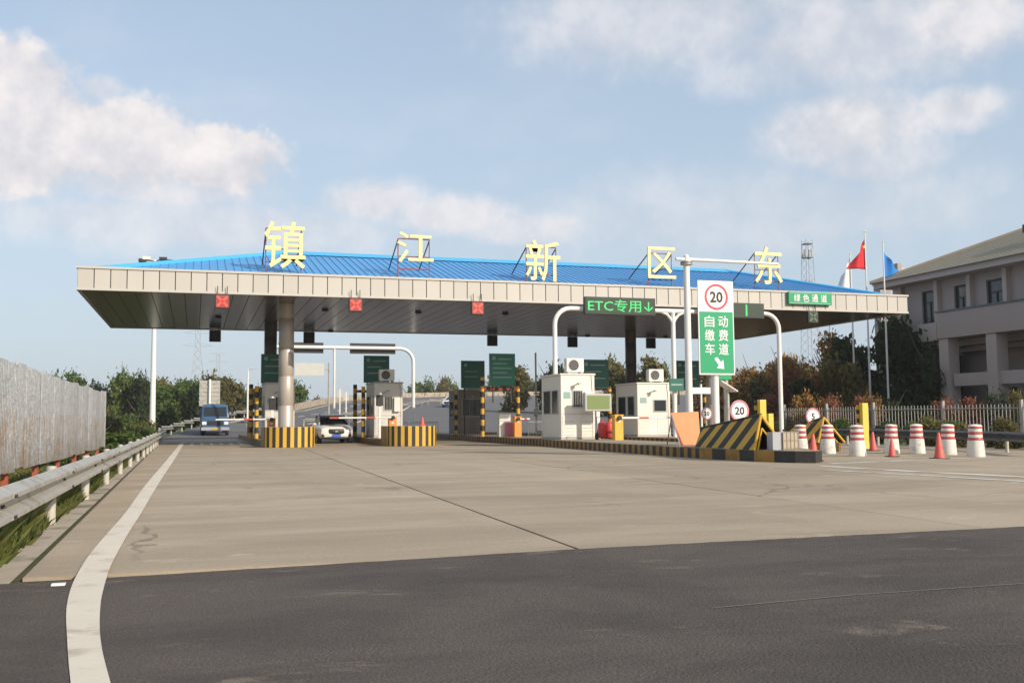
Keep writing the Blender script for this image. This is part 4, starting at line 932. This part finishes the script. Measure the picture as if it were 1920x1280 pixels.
# ------------------------------------------------------------------ striped crash wedges on the island noses
def wedge(xl, xc, xr, y_near, y_far, z_near, z_far, zb, label):
    t = thing('crash_wedge', (xc, y_near, zb), label, 'crash cushion'); L_ = y_far - y_near; hn, hf = z_near - zb, z_far - zb
    side = [(0, 0), (0, hn), (L_, hf), (L_, 0)]
    def clip(p, f):
        out = []
        for i in range(len(p)):
            a, c = p[i], p[(i + 1) % len(p)]; fa, fc = f(a), f(c)
            if fa >= 0: out.append(a)
            if (fa >= 0) != (fc >= 0): q = fa / (fa - fc); out.append((a[0] + (c[0] - a[0]) * q, a[1] + (c[1] - a[1]) * q))
        return out
    for xb in (xl - xc, xr - xc):
        def pt(q, off=0.): hy = hn + (hf - hn) * q[0] / L_; return (xb * (1 - q[1] / hy) * (1 - off), q[0], q[1] - off * .6)
        b = MB(); s = -.4; i = 0
        while s < L_ * 1.2 + hn:
            p = clip(side, lambda q: q[0] * .95 + q[1] - s); p = clip(p, lambda q: s + .33 - q[0] * .95 - q[1]) if len(p) > 2 else p
            if len(p) > 2: b.add([pt(q) for q in p], [tuple(range(len(p)))], i % 2)
            s += .33; i += 1
        b.add([pt(q, .06) for q in side], [(0, 1, 2, 3)], 0)
        b.build('striped_flank', [M_black, M_yel], t)
        b = MB(); b.tube([(xb, -.03, .0), (0, -.03, hn)], .04, 8); b.build('front_bar', M_yel, t)
        b = MB(); b.tube([(xb * .62, -.06, .0), (0, -.06, hn * .62)], .025, 8); b.build('brace', M_yel, t)
    b = MB(); b.add([(xl - xc, L_, 0), (xr - xc, L_, 0), (0, L_, hf)], [(0, 1, 2)]); b.build('end_plate', M_yel, t)
    b = MB(); b.tube([(0, -.04, hn + .01), (0, L_, hf + .01)], .03, 8); b.build('ridge_bar', M_black, t)
    return t
wedge(14.28, 14.50, 15.25, 23.95, 27.3, 1.24, .86, .3, 'large black and yellow striped wedge on the nose of the long island')
wedge(20.3, 20.55, 21.35, 29.9, 32.4, 1.16, .7, .3, 'smaller black and yellow striped wedge behind the crash barrels')
t = thing('mesh_crate', (14.86, 23.6, .312), 'wire mesh crate with grey and tan sheets under the large striped wedge', 'crate')
b = MB(); b.box(-.02, .62, -.25, .25, 0, .5); b.build('tan_panel', mat('tan_panel', (.42, .34, .24), .7, var=.2, scale=6), t); b = MB(); b.box(-.42, -.04, -.2, .2, 0, .52); b.build('grey_panel', mat('pale_panel', (.36, .37, .39), .5), t)
b = MB()
for q in range(5): b.tube([(-.02 + q * .16, -.27, .0), (-.02 + q * .16, -.27, .54)], .01, 5)
for q in range(3): b.tube([(-.04, -.27, .04 + q * .24), (.64, -.27, .04 + q * .24)], .01, 5)
b.build('wire_front', M_galv, t); t.scale = (.72, .72, .9)
def yellow_post(x, y, h_, label, zb=0.):
    t = thing('yellow_post', (x, y, zb), label, 'post', 'yellow steel posts')
    b = MB(); b.box(-.125, .125, -.1, .1, 0, h_); b.build('column', M_yel2, t, bevel=.01)
    b = MB(); n = int(h_ / .16)
    for i in range(n): b.box(-.23, .23, .105, .13, i * .16, (i + 1) * .16, i % 2)
    b.build('striped_backing', [M_black, M_yel], t)
    b = MB(); b.box(-.26, .26, -.2, .2, 0, .02); b.build('base_plate', M_yel2, t)
yellow_post(23.75, 32.0, 1.68, 'tall yellow post with striped edges among the crash barrels')
yellow_post(19.2, 31.6, 1.8, 'yellow post standing above the top of the large striped wedge', 0)
yellow_post(24.4, 39.5, 1.35, 'slim far yellow post between the large wedge and the first barrel')

# ------------------------------------------------------------------ crash barrels and cones
def barrel(x, y, label, sc_=1.):
    t = thing('crash_barrel', (x, y, 0), label, 'crash barrel', 'crash barrels on the plaza')
    b = MB(); b.lathe([(.245, 0), (.25, .02), (.215, .46), (.20, .47)], n=24); b.build('lower_body', M_barrel, t, smooth=True)
    z = .472; r_ = .20
    for i, (h_, mt, rr) in enumerate(((.07, M_bred, .205), (.095, M_barrel, .19), (.07, M_bred, .198), (.095, M_barrel, .185), (.05, M_bred, .192))):
        b = MB(); b.lathe([(rr - .012, z), (rr, z + .012), (rr, z + h_ - .012), (rr - .012, z + h_)], n=24); b.build('band', mt, t, smooth=True); z += h_ + .0015
    b = MB(); b.lathe([(.185, z), (.19, z + .02), (.15, z + .06), (0, z + .075)], n=24); b.build('lid', M_barrel, t, smooth=True)
    t.scale = (sc_, sc_, sc_); q = random.Random(label); t.rotation_euler = (R(q.uniform(-1.2, 1.2)), R(q.uniform(-1.2, 1.2)), q.uniform(0, 6))
    return t
M_barrel = mat('barrel_white', (.74, .71, .64), .45, var=.06, scale=3, dirt=(.42, .38, .31), dscale=5, dlo=.5, dhi=.72)
M_bred = mat('barrel_red', (.50, .065, .065), .5, var=.2, scale=6, dirt=(.55, .3, .26), dscale=7, dlo=.56, dhi=.7)
BP = [(19.3, 29.4, 'leftmost crash barrel, behind the low end of the long island'), (19.45, 28.1, 'second crash barrel from the left, in front of the smaller striped wedge'), (18.85, 25.75, 'third crash barrel from the left, beside the tall yellow post'), (21.1, 27.1, 'fourth crash barrel from the left, behind the short cone'), (21.75, 26.7, 'fifth crash barrel from the left, standing apart'), (21.9, 25.5, 'second crash barrel from the right, beside the big cone'), (21.4, 23.8, 'rightmost crash barrel near the picture edge')]
for x, y, lb in BP: barrel(x, y, 'red and white ' + lb)
b0 = barrel(16.25, 27.4, 'slim red and white crash barrel on the long island under the right gantry leg', .8); b0.location.z = .312
def cone(x, y, h_, label):
    t = thing('traffic_cone', (x, y, .0), label, 'traffic cone', 'red traffic cones'); s_ = h_ / .7
    b = MB(); b.box(-.19 * s_, .19 * s_, -.19 * s_, .19 * s_, .003, .03); b.build('base', mat('cone_base', (.10, .03, .03), .7), t, bevel=.01)
    b = MB(); b.lathe([(.15 * s_, .031), (.125 * s_, .10 * s_), (.035 * s_, h_ - .02), (.02 * s_, h_)], n=20); b.build('body', M_redc, t, smooth=True)
    b = MB(); b.lathe([(.093 * s_, .30 * s_), (.078 * s_, .38 * s_)], n=20); b.build('sleeve', M_conew, t, smooth=True)
M_conew = mat('cone_pale_sleeve', (.75, .30, .26), .5, var=.15)
cone(15.75, 23.4, .72, 'red traffic cone at the tip of the long island')
cone(19.4, 24.9, .55, 'short red traffic cone in front of the fourth barrel')
cone(19.5, 23.05, .72, 'big red traffic cone standing in front of the barrel row')
cone(22.3, 29.6, .66, 'far red and white traffic cone right of the tall yellow post')

# ------------------------------------------------------------------ flags
def flag(x, y, h_, mt, pts, label, flabel, cat='flag'):
    t = thing('flagpole', (x, y, 0), label, 'flagpole', 'white flagpoles')
    b = MB(); b.lathe([(.075, 0), (.06, h_ * .5), (.035, h_), (.0, h_ + .02)], n=12); b.build('pole', M_white, t, smooth=True)
    b = MB(); b.lathe([(.03, h_ + .021), (.06, h_ + .06), (.0, h_ + .15)], n=10); b.build('finial', M_gold, t, smooth=True)
    f = thing('flag', (x, y, h_), flabel, 'flag'); b = MB(); nx, nz = 14, 12; vs = []
    for i in range(nx + 1):
        for j in range(nz + 1):
            u, v = i / nx, j / nz; top = pts['top'](u); bot = pts['bot'](u)
            vs.append((pts['dir'] * pts['w'] * u * (.55 + .45 * v) + .0, .16 * math.sin(u * 7 + v * 1.5) * (.3 + u), -(top + (bot - top) * v)))
    b.add(vs, [(i * (nz + 1) + j, (i + 1) * (nz + 1) + j, (i + 1) * (nz + 1) + j + 1, i * (nz + 1) + j + 1) for i in range(nx) for j in range(nz)])
    c = b.build('cloth', mt, f, smooth=True); md = c.modifiers.new('solid', 'SOLIDIFY'); md.thickness = .006
    return f
f = flag(42, 55.85, 13.3, M_flagr, dict(dir=-1, w=1.4, top=lambda u: .4 + 1.35 * u, bot=lambda u: 2.45 + .0 * u), 'white flagpole with the red flag, middle of the three', 'red flag hanging in the wind left of its pole')
b = MB(); st = []
for q in range(10): a = math.pi / 2 + q * math.pi / 5; r_ = .16 if q % 2 == 0 else .065; st.append((-.2 + r_ * math.cos(a), -1.0 + r_ * math.sin(a)))
flat(b, st, -.2, -.19); b.build('star', mat('star_yellow', (.75, .5, .05), .6), f)
flag(42, 54.05, 12.3, M_flagb, dict(dir=1, w=1.35, top=lambda u: .4 + 1.05 * u, bot=lambda u: 2.35 - .6 * u), 'white flagpole with the blue flag, rightmost of the three', 'blue flag hanging right of its pole')
flag(42, 57.45, 12.1, M_flagw, dict(dir=-1, w=1.25, top=lambda u: .2 + 1.3 * u, bot=lambda u: 2.5 + .7 * u), 'white flagpole with the drooping pale flag, leftmost of the three', 'pale drooping flag above the canopy end')

# ------------------------------------------------------------------ bar fence on the right
M_fence = mat('fence_grey_white', (.34, .32, .29), .6, var=.12)
fp = [(29.6, 46.5), (30.6, 40.5), (33.0, 34.0), (35.0, 29.5)]
t = thing('bar_fence', (30.6, 40.5, 0), 'white bar fence in front of the shrubs and building', 'fence'); b = MB(); rb = MB(); fz = .30
for i in range(len(fp) - 1):
    a, c = Vector(fp[i]), Vector(fp[i + 1]); L_ = (c - a).length; n = int(L_ / .16); d = (c - a) / n
    for q in range(n): p = a + d * q - Vector((30.6, 40.5)); b.box(p.x - .012, p.x + .012, p.y - .012, p.y + .012, fz + .05, 1.66)
    npst = max(1, int(L_ / 2.6))
    for q in range(npst): p = a + (c - a) * q / npst - Vector((30.6, 40.5)); pb = MB(); pb.box(p.x - .06, p.x + .06, p.y - .06, p.y + .06, -.1, 1.85); pb.build('post', M_fence, t)
    for z in (fz + .15, 1.5): r_ = MB(); r_.tube([(a.x - 30.6, a.y - 40.5, z), (c.x - 30.6, c.y - 40.5, z)], .022, 6); r_.build('rail', M_fence, t)
o = b.build('bars', M_fence, t); o['kind'] = 'stuff'
b = MB()
for i in range(len(fp) - 1):
    a, c = Vector(fp[i]), Vector(fp[i + 1]); d = (c - a).normalized(); nr = Vector((d.y, -d.x)) * .12
    b.add([(*(a - nr), -.1), (*(c - nr), -.1), (*(c + nr), -.1), (*(a + nr), -.1), (*(a - nr), fz), (*(c - nr), fz), (*(c + nr), fz), (*(a + nr), fz)], [(0, 3, 2, 1), (4, 5, 6, 7), (0, 1, 5, 4), (1, 2, 6, 5), (2, 3, 7, 6), (3, 0, 4, 7)])
b.v = [(x - 30.6, y - 40.5, z) for x, y, z in b.v]; b.build('plinth_wall', M_gutter, t)

# ------------------------------------------------------------------ building on the right
FX = 46.
bd = thing('office_building', (FX, 57.4, 0), 'pinkish two-storey building with hipped tile roof on the right', 'building')
def fb(name, x0, x1, y0, y1, z0, z1, mt, parent=None, bevel=0):
    b = MB(); b.box(x0 - FX, x1 - FX, y0 - 57.4, y1 - 57.4, z0, z1); return b.build(name, mt, parent or bd, bevel=bevel)
# walls as pieces around the openings (upper floor z 6.3..9.9, lower floor 2.2..6.0)
WU = [(54.20, 55.45), (51.30, 52.45), (48.35, 49.70), (44.6, 45.9), (40.6, 41.9), (36.6, 37.9)]
prev = 57.4
for (a, c) in WU:
    fb('wall', FX, FX + .35, c, prev, 6.0, 9.95, M_wall); fb('wall', FX, FX + .35, a, c, 9.42, 9.95, M_wall); fb('wall', FX, FX + .35, a, c, 6.0, 6.75, M_wall); prev = a
    wn = fb('window', FX + .2, FX + .25, a, c, 6.75, 9.42, M_glassb)
    fb('frame', FX + .12, FX + .199, a, a + .07, 6.76, 9.41, M_dark, wn); fb('frame', FX + .12, FX + .199, c - .07, c, 6.76, 9.41, M_dark, wn)
    fb('mullion', FX + .13, FX + .199, (a + c) / 2 - .03, (a + c) / 2 + .03, 6.82, 8.62, M_dark, wn); fb('transom', FX + .13, FX + .199, a + .07, c - .07, 8.63, 8.70, M_dark, wn); fb('frame', FX + .12, FX + .199, a + .07, c - .07, 9.33, 9.41, M_dark, wn)
fb('wall', FX, FX + .35, 25, prev, 6.0, 9.95, M_wall)
fb('end_wall', FX + .36, FX + 14, 57.05, 57.4, 0, 9.95, M_wall); fb('core', FX + .8, FX + 14, 25, 57.0, .0, 9.9, M_wall)
for y in (57.25, 53.75, 50.85, 47.9, 44.1, 40.2): fb('pilaster', FX - .35, FX - .002, y - .16, y + .16, 6.0, 9.95, M_wall2)
fb('floor_band', FX - .4, FX - .003, 25, 56.3, 5.55, 5.98, M_wall2)
# balconies
fb('balcony', FX - 2.2, FX - .41, 30, 51.55, 5.95, 7.55, M_wall); fb('balcony_coping', FX - 2.27, FX - 2.2 + .22, 30, 51.62, 7.56, 7.66, mat('coping_dark', (.10, .12, .13), .6)); 
fb('balcony', FX - 1.0, FX - .41, 53.0, 54.75, 5.99, 7.15, M_wall2)
fb('planter', FX - .95, FX - .42, 51.6, 52.95, 6.0, 6.95, mat('planter_green', (.04, .07, .065), .7)); fb('planter', FX - .8, FX - .42, 54.8, 56.6, 6.0, 6.75, MATS['planter_green'])
# lower floor
fb('wall', FX, FX + .35, 55.3, 57.4, 0, 5.5, M_wall); fb('wall', FX, FX + .35, 53.5, 54.3, 0, 5.5, M_wall); fb('wall', FX, FX + .35, 54.3, 55.3, 4.9, 5.5, M_wall); fb('wall', FX, FX + .35, 54.3, 55.3, 0, 2.4, M_wall)
fb('wall', FX, FX + .35, 52.3, 53.5, 5.0, 5.5, M_wall); fb('wall', FX, FX + .35, 52.3, 53.5, 0, 1.6, M_wall); fb('wall', FX, FX + .35, 25, 52.3, 5.2, 5.5, M_wall)
for a, c, z0, z1 in ((54.3, 55.3, 2.4, 4.9), (52.3, 53.5, 1.6, 5.0)):
    wn = fb('window', FX + .2, FX + .25, a, c, z0, z1, M_glassb); fb('mullion', FX + .12, FX + .199, (a + c) / 2 - .03, (a + c) / 2 + .03, z0, z1, M_dark, wn); fb('transom', FX + .12, FX + .19, a, c, z0 + (z1 - z0) * .68, z0 + (z1 - z0) * .68 + .07, M_dark, wn)
for y in (51.2, 47.3, 43.4, 39.5): fb('porch_column', FX - 2.1, FX - 1.3, y - .45, y + .35, 0, 5.94, M_wall2)
fb('porch_parapet', FX - 1.9, FX - 1.6, 30, 50.6, 3.0, 3.75, M_wall2)
for y in (49.6, 45.6, 41.6):
    wn = fb('window', FX + .72, FX + .78, y - 1.2, y + 1.2, .9, 2.9, M_glassb); fb('mullion', FX + .66, FX + .719, y - .03, y + .03, .9, 2.9, M_dark, wn)
# eaves and roof
ev = [(FX - 1.3, 58.6), (FX - 1.3, 22), (FX + 15.3, 22), (FX + 15.3, 58.6)]
b = MB(); b.prism([(x - FX, y - 57.4) for x, y in ev], 9.951, 10.35); b.build('eave', M_wall2, bd)
rz0, rz1 = 10.36, 13.9
e2 = [(FX - 1.5, 58.8), (FX - 1.5, 21.8), (FX + 15.5, 21.8), (FX + 15.5, 58.8)]
b = MB(); rr = [(FX + 7, 50.6), (FX + 7, 30)]
vs = [(x - FX, y - 57.4, rz0) for x, y in e2] + [(x - FX, y - 57.4, rz1) for x, y in rr]
b.add(vs, [(0, 1, 5, 4), (1, 2, 5), (2, 3, 4, 5), (3, 0, 4), (3, 2, 1, 0)]); rf = b.build('roof', M_rooft, bd)
b = MB()
def course(k):
    u0 = k / 22; z = rz0 + (rz1 - rz0) * u0 + .0
    x = FX - 1.5 + 8.5 * u0; ya = 58.8 - 8.2 * u0; yb = 21.8 + 8.2 * u0
    b.tube([(x - FX, ya - 57.4, z), (x - FX, yb - 57.4, z)], .035, 5); b.tube([(x - FX, ya - 57.4, z), (2 * FX + 14 - x - FX, ya - 57.4, z)], .035, 5)
for q in range(22): course(q)
o = b.build('tile_course', M_rooft, rf); o['kind'] = 'stuff'
b = MB(); b.tube([(-1.5, 1.4, rz0 + .05), (7, -6.8, rz1 + .05), (7, -27, rz1 + .05)], .13, 6); b.build('ridge_tile', M_rooft, rf)
t = thing('rooftop_sign_back', (FX + 2, 47, 12.0), 'dark red and black sign frame on the building roof at the picture edge', 'sign')
b = MB(); b.box(-.1, .1, -6, .4, .35, .95); b.build('panel', mat('sign_back_red', (.16, .06, .07), .6), t); b = MB(); b.box(-.12, .12, .41, 1.6, .25, .75); b.build('end_panel', M_dark, t)
for y in (1.2, -1, -3.5): b = MB(); b.box(-.05, .05, y - .05, y + .05, -.35, .34); b.build('leg', M_white, t)
wg = thing('side_wing', (51, 66, 0), 'pale wing with grey pillar behind the left corner of the building', 'building')
b = MB(); b.box(-.35, .6, -.3, .5, 0, 11.4); b.build('pillar', M_wall, wg); b = MB(); b.box(1.9, 7, .1, .9, 0, 12.9); b.build('wall', mat('pale_wing', (.52, .47, .43), .8), wg); b = MB(); b.box(1.5, 1.88, -.1, .6, 0, 13.2); b.build('corner_pillar', M_wall, wg)
b = MB(); b.box(.62, 1.48, .3, .7, 0, 10.2); b.build('link_wall', M_wall, wg); b = MB(); b.box(-.4, 1.49, -.35, .6, 11.41, 11.6); b.build('coping', M_wall2, wg)
for q in range(4): b = MB(); b.box(.7, 1.4, .25, .299, 8.0 - q * .5, 8.3 - q * .5); b.build('louvre', M_dark, wg)

# ------------------------------------------------------------------ vehicles
def loft(st, n=20, e=3.5, cap=True):
    """st: (y, halfwidth, z0, z1) stations -> superellipse tube"""
    b = MB(); vs = []; fs = []
    for y, hw, z0, z1 in st:
        cz, hz = (z0 + z1) / 2, (z1 - z0) / 2
        for j in range(n):
            a = 2 * math.pi * (j + .5) / n; c, s_ = math.cos(a), math.sin(a)
            vs.append((hw * math.copysign(abs(c) ** (2 / e), c), y, cz + hz * math.copysign(abs(s_) ** (2 / e), s_)))
    for i in range(len(st) - 1):
        for j in range(n): fs.append((i * n + j, i * n + (j + 1) % n, (i + 1) * n + (j + 1) % n, (i + 1) * n + j))
    fs += [tuple(range(n)), tuple((len(st) - 1) * n + j for j in range(n))]
    return b.add(vs, fs)
def wheel(x, y, r_, w_, t):
    b = MB(); b.lathe([(r_ * .62, -w_ / 2), (r_ * .95, -w_ / 2), (r_, -w_ * .35), (r_, w_ * .35), (r_ * .95, w_ / 2), (r_ * .62, w_ / 2)], (x, y, r_), 22, axis='x'); o = b.build('wheel', M_tyre, t, smooth=True)
    b = MB(); b.lathe([(r_ * .60, -w_ * .42), (r_ * .60, w_ * .42)], (x, y, r_), 18, axis='x'); b.build('rim', M_rim, o)
def car(loc, label, rzz=0.):
    t = thing('car', loc, label, 'car', None, rzz)
    loft([(0, .62, .42, .70), (.06, .78, .30, .80), (.25, .88, .24, .88), (.7, .915, .22, .96), (1.25, .92, .22, 1.02), (2.2, .925, .22, 1.03), (3.4, .92, .24, 1.05), (4.2, .90, .28, 1.06), (4.55, .84, .34, 1.0), (4.65, .7, .42, .9)], 28, 4).build('body', M_carw, t, smooth=True)
    loft([(1.02, .74, .95, 1.02), (1.35, .74, .95, 1.17), (1.95, .70, .95, 1.47), (2.5, .685, .95, 1.52), (3.4, .67, .95, 1.48), (4.1, .64, .95, 1.25), (4.4, .6, .95, 1.05)], 24, 4.5).build('windows', M_glass, t, smooth=True)
    loft([(1.92, .60, 1.46, 1.50), (2.2, .62, 1.5, 1.545), (2.8, .62, 1.505, 1.555), (3.4, .60, 1.47, 1.53), (3.8, .55, 1.36, 1.41)], 20, 5).build('roof', M_carw, t, smooth=True)
    for s_ in (-1, 1):
        b = MB(); b.tube([(s_ * .77, 1.08, 1.0), (s_ * .70, 1.9, 1.45), (s_ * .675, 2.5, 1.51), (s_ * .65, 3.5, 1.46), (s_ * .6, 4.3, 1.06)], .04, 8); b.build('pillar', M_carw, t, smooth=True)
        loft([(.02, .02, .68, .72), (.04, .14, .64, .80), (.3, .16, .66, .86)], 14, 2.5).build('headlight', M_lamp, t, smooth=True).location = (s_ * .64, .0, 0)
        b = MB(); b.lathe([(.09, .0), (.09, .05)], (s_ * .70, .02, .42), 14, axis='y'); b.build('fog_lamp', M_dark, t)
        loft([(0, .05, .98, 1.08), (.06, .11, .94, 1.12), (.16, .10, .95, 1.11)], 12, 3).build('mirror', M_carw, t, smooth=True).location = (s_ * 1.0, 1.25, 0)
        wheel(s_ * .80, .85, .34, .22, t); wheel(s_ * .80, 3.65, .34, .22, t)
    loft([(-.03, .36, .52, .74), (.0, .42, .48, .78), (.1, .42, .48, .78)], 20, 3).build('grille', M_dark, t, smooth=True)
    b = MB(); b.tube([(-.4, -.03, .76), (.4, -.03, .76)], .02, 8); b.build('grille_trim', M_chr, t); b = MB(); b.cb((0, -.045, .63), (.14, .02, .07)); b.build('badge', M_chr, t)
    b = MB(); b.box(-.22, .22, -.045, -.025, .34, .48); b.build('plate', M_platb, t)
    loft([(-.01, .55, .26, .36), (.1, .72, .24, .36), (.2, .75, .22, .34)], 16, 3).build('lower_grille', M_dark, t, smooth=True)
    return t
car((7.1, 53.4, 0), 'white crossover car coming through the second lane under the barrier arm')
car((32, 131, rz(131) + .02), 'far white car on the climbing road behind the toll plaza', R(-35))
t = thing('truck', (1.45, 78, rz(78)), 'blue light truck waiting in the leftmost lane behind the barrier arm', 'truck')
def tr(st, name, mt, e=5, loc=None, parent=None):
    o = loft(st, 28, e).build(name, mt, parent or t, smooth=True)
    if loc: o.location = loc
    return o
tr([(0, .96, .62, 1.28), (.04, 1.0, .58, 1.32), (.2, 1.02, .55, 1.36), (1.6, 1.02, .55, 1.4)], 'cab', M_cab)
tr([(.12, .97, 1.33, 1.42), (.36, .94, 1.33, 2.02), (.55, .92, 1.33, 2.3), (.8, .92, 1.33, 2.4), (1.55, .93, 1.33, 2.42), (1.6, .9, 1.33, 2.35)], 'cab_top', M_cab)
b = MB(); b.add([(-.84, .155, 1.46), (.84, .155, 1.46), (.78, .42, 2.16), (-.78, .42, 2.16)], [(0, 1, 2, 3)]); b.v = [(x, y - .035, z) for x, y, z in b.v]; b.build('windscreen', M_glass, t)
b = MB(); b.box(-.55, .55, -.03, .05, .82, 1.12); b.build('grille', M_dark, t)
b = MB(); b.box(-1.0, 1.0, -.09, .1, .42, .66); b.build('bumper', M_chr, t, bevel=.03)
b = MB(); b.box(-.24, .24, -.11, -.092, .47, .62); b.build('plate', M_platy, t)
for s_ in (-1, 1):
    b = MB(); b.box(s_ * .78 - .16, s_ * .78 + .16, -.04, .05, .84, 1.08); b.build('headlight', M_lamp, t, bevel=.03)
    b = MB(); b.tube([(s_ * .96, .3, 1.9), (s_ * 1.2, .15, 1.95)], .015, 6); b.cb((s_ * 1.22, .14, 1.8), (.16, .06, .36)); b.build('mirror', M_dark, t)
    wheel(s_ * .86, .95, .40, .24, t); wheel(s_ * .82, 4.1, .40, .4, t)
b = MB(); b.box(-1.05, 1.05, 1.75, 5.6, .85, .98); b.build('bed', M_dark, t)
for x0, x1, y0, y1 in ((-1.05, -1.0, 1.75, 5.6), (1.0, 1.05, 1.75, 5.6), (-.99, .99, 1.75, 1.8), (-.99, .99, 5.55, 5.6)): b = MB(); b.box(x0, x1, y0, y1, .99, 2.0); b.build('side_board', M_cab, t)
b = MB(); b.box(-.35, .35, 1.65, 5.2, .55, .84); b.build('chassis', M_dark, t)

# ------------------------------------------------------------------ lamps, posts, far signs, pylons
t = thing('floodlight_mast', (-3.5, 93, -.8), 'tall white lamp mast rising behind the left end of the canopy', 'lamp mast')
b = MB(); b.lathe([(.27, -.3), (.2, 8), (.13, 16.2), (0, 16.25)], n=16); b.build('pole', M_white, t, smooth=True)
for a in range(5):
    q = a * 2 * math.pi / 5 + .3; b = MB(); c, s_ = math.cos(q), math.sin(q); b.tube([(c * .1, s_ * .1, 16.1), (c * .9, s_ * .9, 16.15)], .04, 6); b.cb((c * 1.15, s_ * 1.15, 16.15), (.65, .65, .26)); b.build('floodlight', M_cream if a % 2 else M_dark, t)
t = thing('roadside_sign_back', (1.25, 95, rz(95)), 'back of a grey ribbed roadside sign behind the blue truck', 'road sign')
b = MB(); b.box(-.9, .9, 0, .04, 1.6, 3.9); b.build('panel', M_galv, t)
for q in range(6): b = MB(); b.box(-.88, .88, -.05, -.001, 1.75 + q * .38, 1.82 + q * .38); b.build('rib', M_grey, t)
b = MB(); b.lathe([(.1, -.3), (.1, 4.0)], (0, -.16, 0), 12); b.build('post', M_white, t, smooth=True)
t = thing('far_lamp_post', (4.33, 90, 0), 'thin pale post left of the leftmost striped frame', 'post'); b = MB(); b.lathe([(.09, 0), (.06, 5.7), (0, 5.72)], n=10); b.build('pole', M_white, t, smooth=True)
b = MB(); b.tube([(0, 0, 5.6), (.3, -.2, 5.75), (.8, -.5, 5.8)], .04, 8); b.build('arm', M_white, t)
t = thing('overhead_sign', (11.7, 110, 1.6), 'pale beige sign back far behind, right of the silver column', 'road sign')
b = MB(); b.box(-1.55, 1.55, 0, .08, 4.5, 5.85); b.build('panel', mat('pale_sign_back', (.50, .49, .44), .6), t); b = MB(); b.tube([(2.1, .2, -1), (2.1, .2, 5.9)], .1, 10); b.build('post', M_galv, t); b = MB(); b.tube([(-1.5, .16, 5.2), (2.1, .2, 5.2)], .06, 8); b.build('arm', M_galv, t)
for i, (x, y, hh) in enumerate(((14.0, 103, 3.0), (15.2, 107, 2.6))):
    t = thing('marker_post', (x, y, rz(y)), ('taller' if i == 0 else 'shorter') + ' white marker post on the climbing road above the car', 'post'); b = MB(); b.tube([(0, 0, -.2), (0, 0, hh)], .07, 8); b.build('pole', M_white, t); b = MB(); b.box(-.3, .3, -.04, .0, hh - .9, hh - .1); b.build('plate', M_grey, t)
def pylon(x, y, h_, w_, label):
    t = thing('power_pylon', (x, y, 0), label, 'pylon', 'lattice power pylons'); b = MB(); n = 12
    def wd(z): return w_ * (1 - .78 * min(1, z / (h_ * .72)))
    zs = [h_ * (i / n) for i in range(n + 1)]; r_ = h_ * .0022
    for i in range(n):
        a, c = zs[i], zs[i + 1]; wa, wc = wd(a), wd(c)
        cs = [(-1, -1), (1, -1), (1, 1), (-1, 1)]
        for j in range(4):
            p, q = cs[j], cs[(j + 1) % 4]
            b.tube([(p[0] * wa, p[1] * wa, a), (p[0] * wc, p[1] * wc, c)], r_, 4, caps=False); b.tube([(p[0] * wa, p[1] * wa, a), (q[0] * wc, q[1] * wc, c)], r_ * .6, 4, caps=False); b.tube([(q[0] * wa, q[1] * wa, a), (p[0] * wc, p[1] * wc, c)], r_ * .6, 4, caps=False)
    b.build('lattice', M_pylon, t)
    for zf in (.74, .86, .97):
        z = h_ * zf; L_ = w_ * (1.25 if zf < .9 else .9); b = MB()
        for s_ in (-1, 1): b.tube([(s_ * wd(z), 0, z), (s_ * L_, 0, z + h_ * .012)], r_, 4); b.tube([(s_ * wd(z), 0, z + h_ * .03), (s_ * L_, 0, z + h_ * .012)], r_ * .7, 4)
        b.build('cross_arm', M_pylon, t)
    return t
t = thing('telecom_tower', (146, 217, 0), 'slim grey lattice tower beside the flags', 'lattice tower'); b = MB(); n = 22; h_ = 45.6
for i in range(n):
    a, c = h_ * i / n, h_ * (i + 1) / n; wa, wc = 2.0 - 1.1 * i / n, 2.0 - 1.1 * (i + 1) / n
    cs = [(-1, -1), (1, -1), (1, 1), (-1, 1)]
    for j in range(4):
        p, q = cs[j], cs[(j + 1) % 4]; b.tube([(p[0] * wa, p[1] * wa, a), (p[0] * wc, p[1] * wc, c)], .085, 4, caps=False); b.tube([(p[0] * wa, p[1] * wa, a), (q[0] * wc, q[1] * wc, c)], .045, 4, caps=False)
b.build('lattice', M_pylon, t)
for z in (33.5, 41.0, 44.5): b = MB(); b.box(-1.0, 1.0, -1.0, 1.0, z, z + .16); b.build('platform', M_dark, t)
for z in (42.2, 34.5):
    for a in range(4): b = MB(); q = a * 1.57 + .5; b.cb((math.cos(q) * 1.25, math.sin(q) * 1.25, z), (.35, .35, 1.9)); b.build('antenna', M_grey, t)
pylon(1.0, 520, 52, 5.5, 'faint power pylon left of the silver column, the larger one')
pylon(15.0, 735, 50, 5.5, 'faint small power pylon nearest the left striped frame')
# ------------------------------------------------------------------ hazy air
b = MB(); b.box(-3100, 3100, -3100, 3100, -2.2, 62)
hzo = b.build('haze', []); tag(hzo, 'thin pale autumn haze filling the air of the place', 'haze', kind='stuff')
hm = bpy.data.materials.new('haze_air'); hm.use_nodes = True; ht = hm.node_tree; ht.nodes.clear()
pv = ht.nodes.new('ShaderNodeVolumePrincipled'); pv.inputs['Color'].default_value = (.86, .88, .92, 1); pv.inputs['Density'].default_value = .0003
mo = ht.nodes.new('ShaderNodeOutputMaterial'); ht.links.new(pv.outputs[0], mo.inputs['Volume']); hzo.data.materials.append(hm)
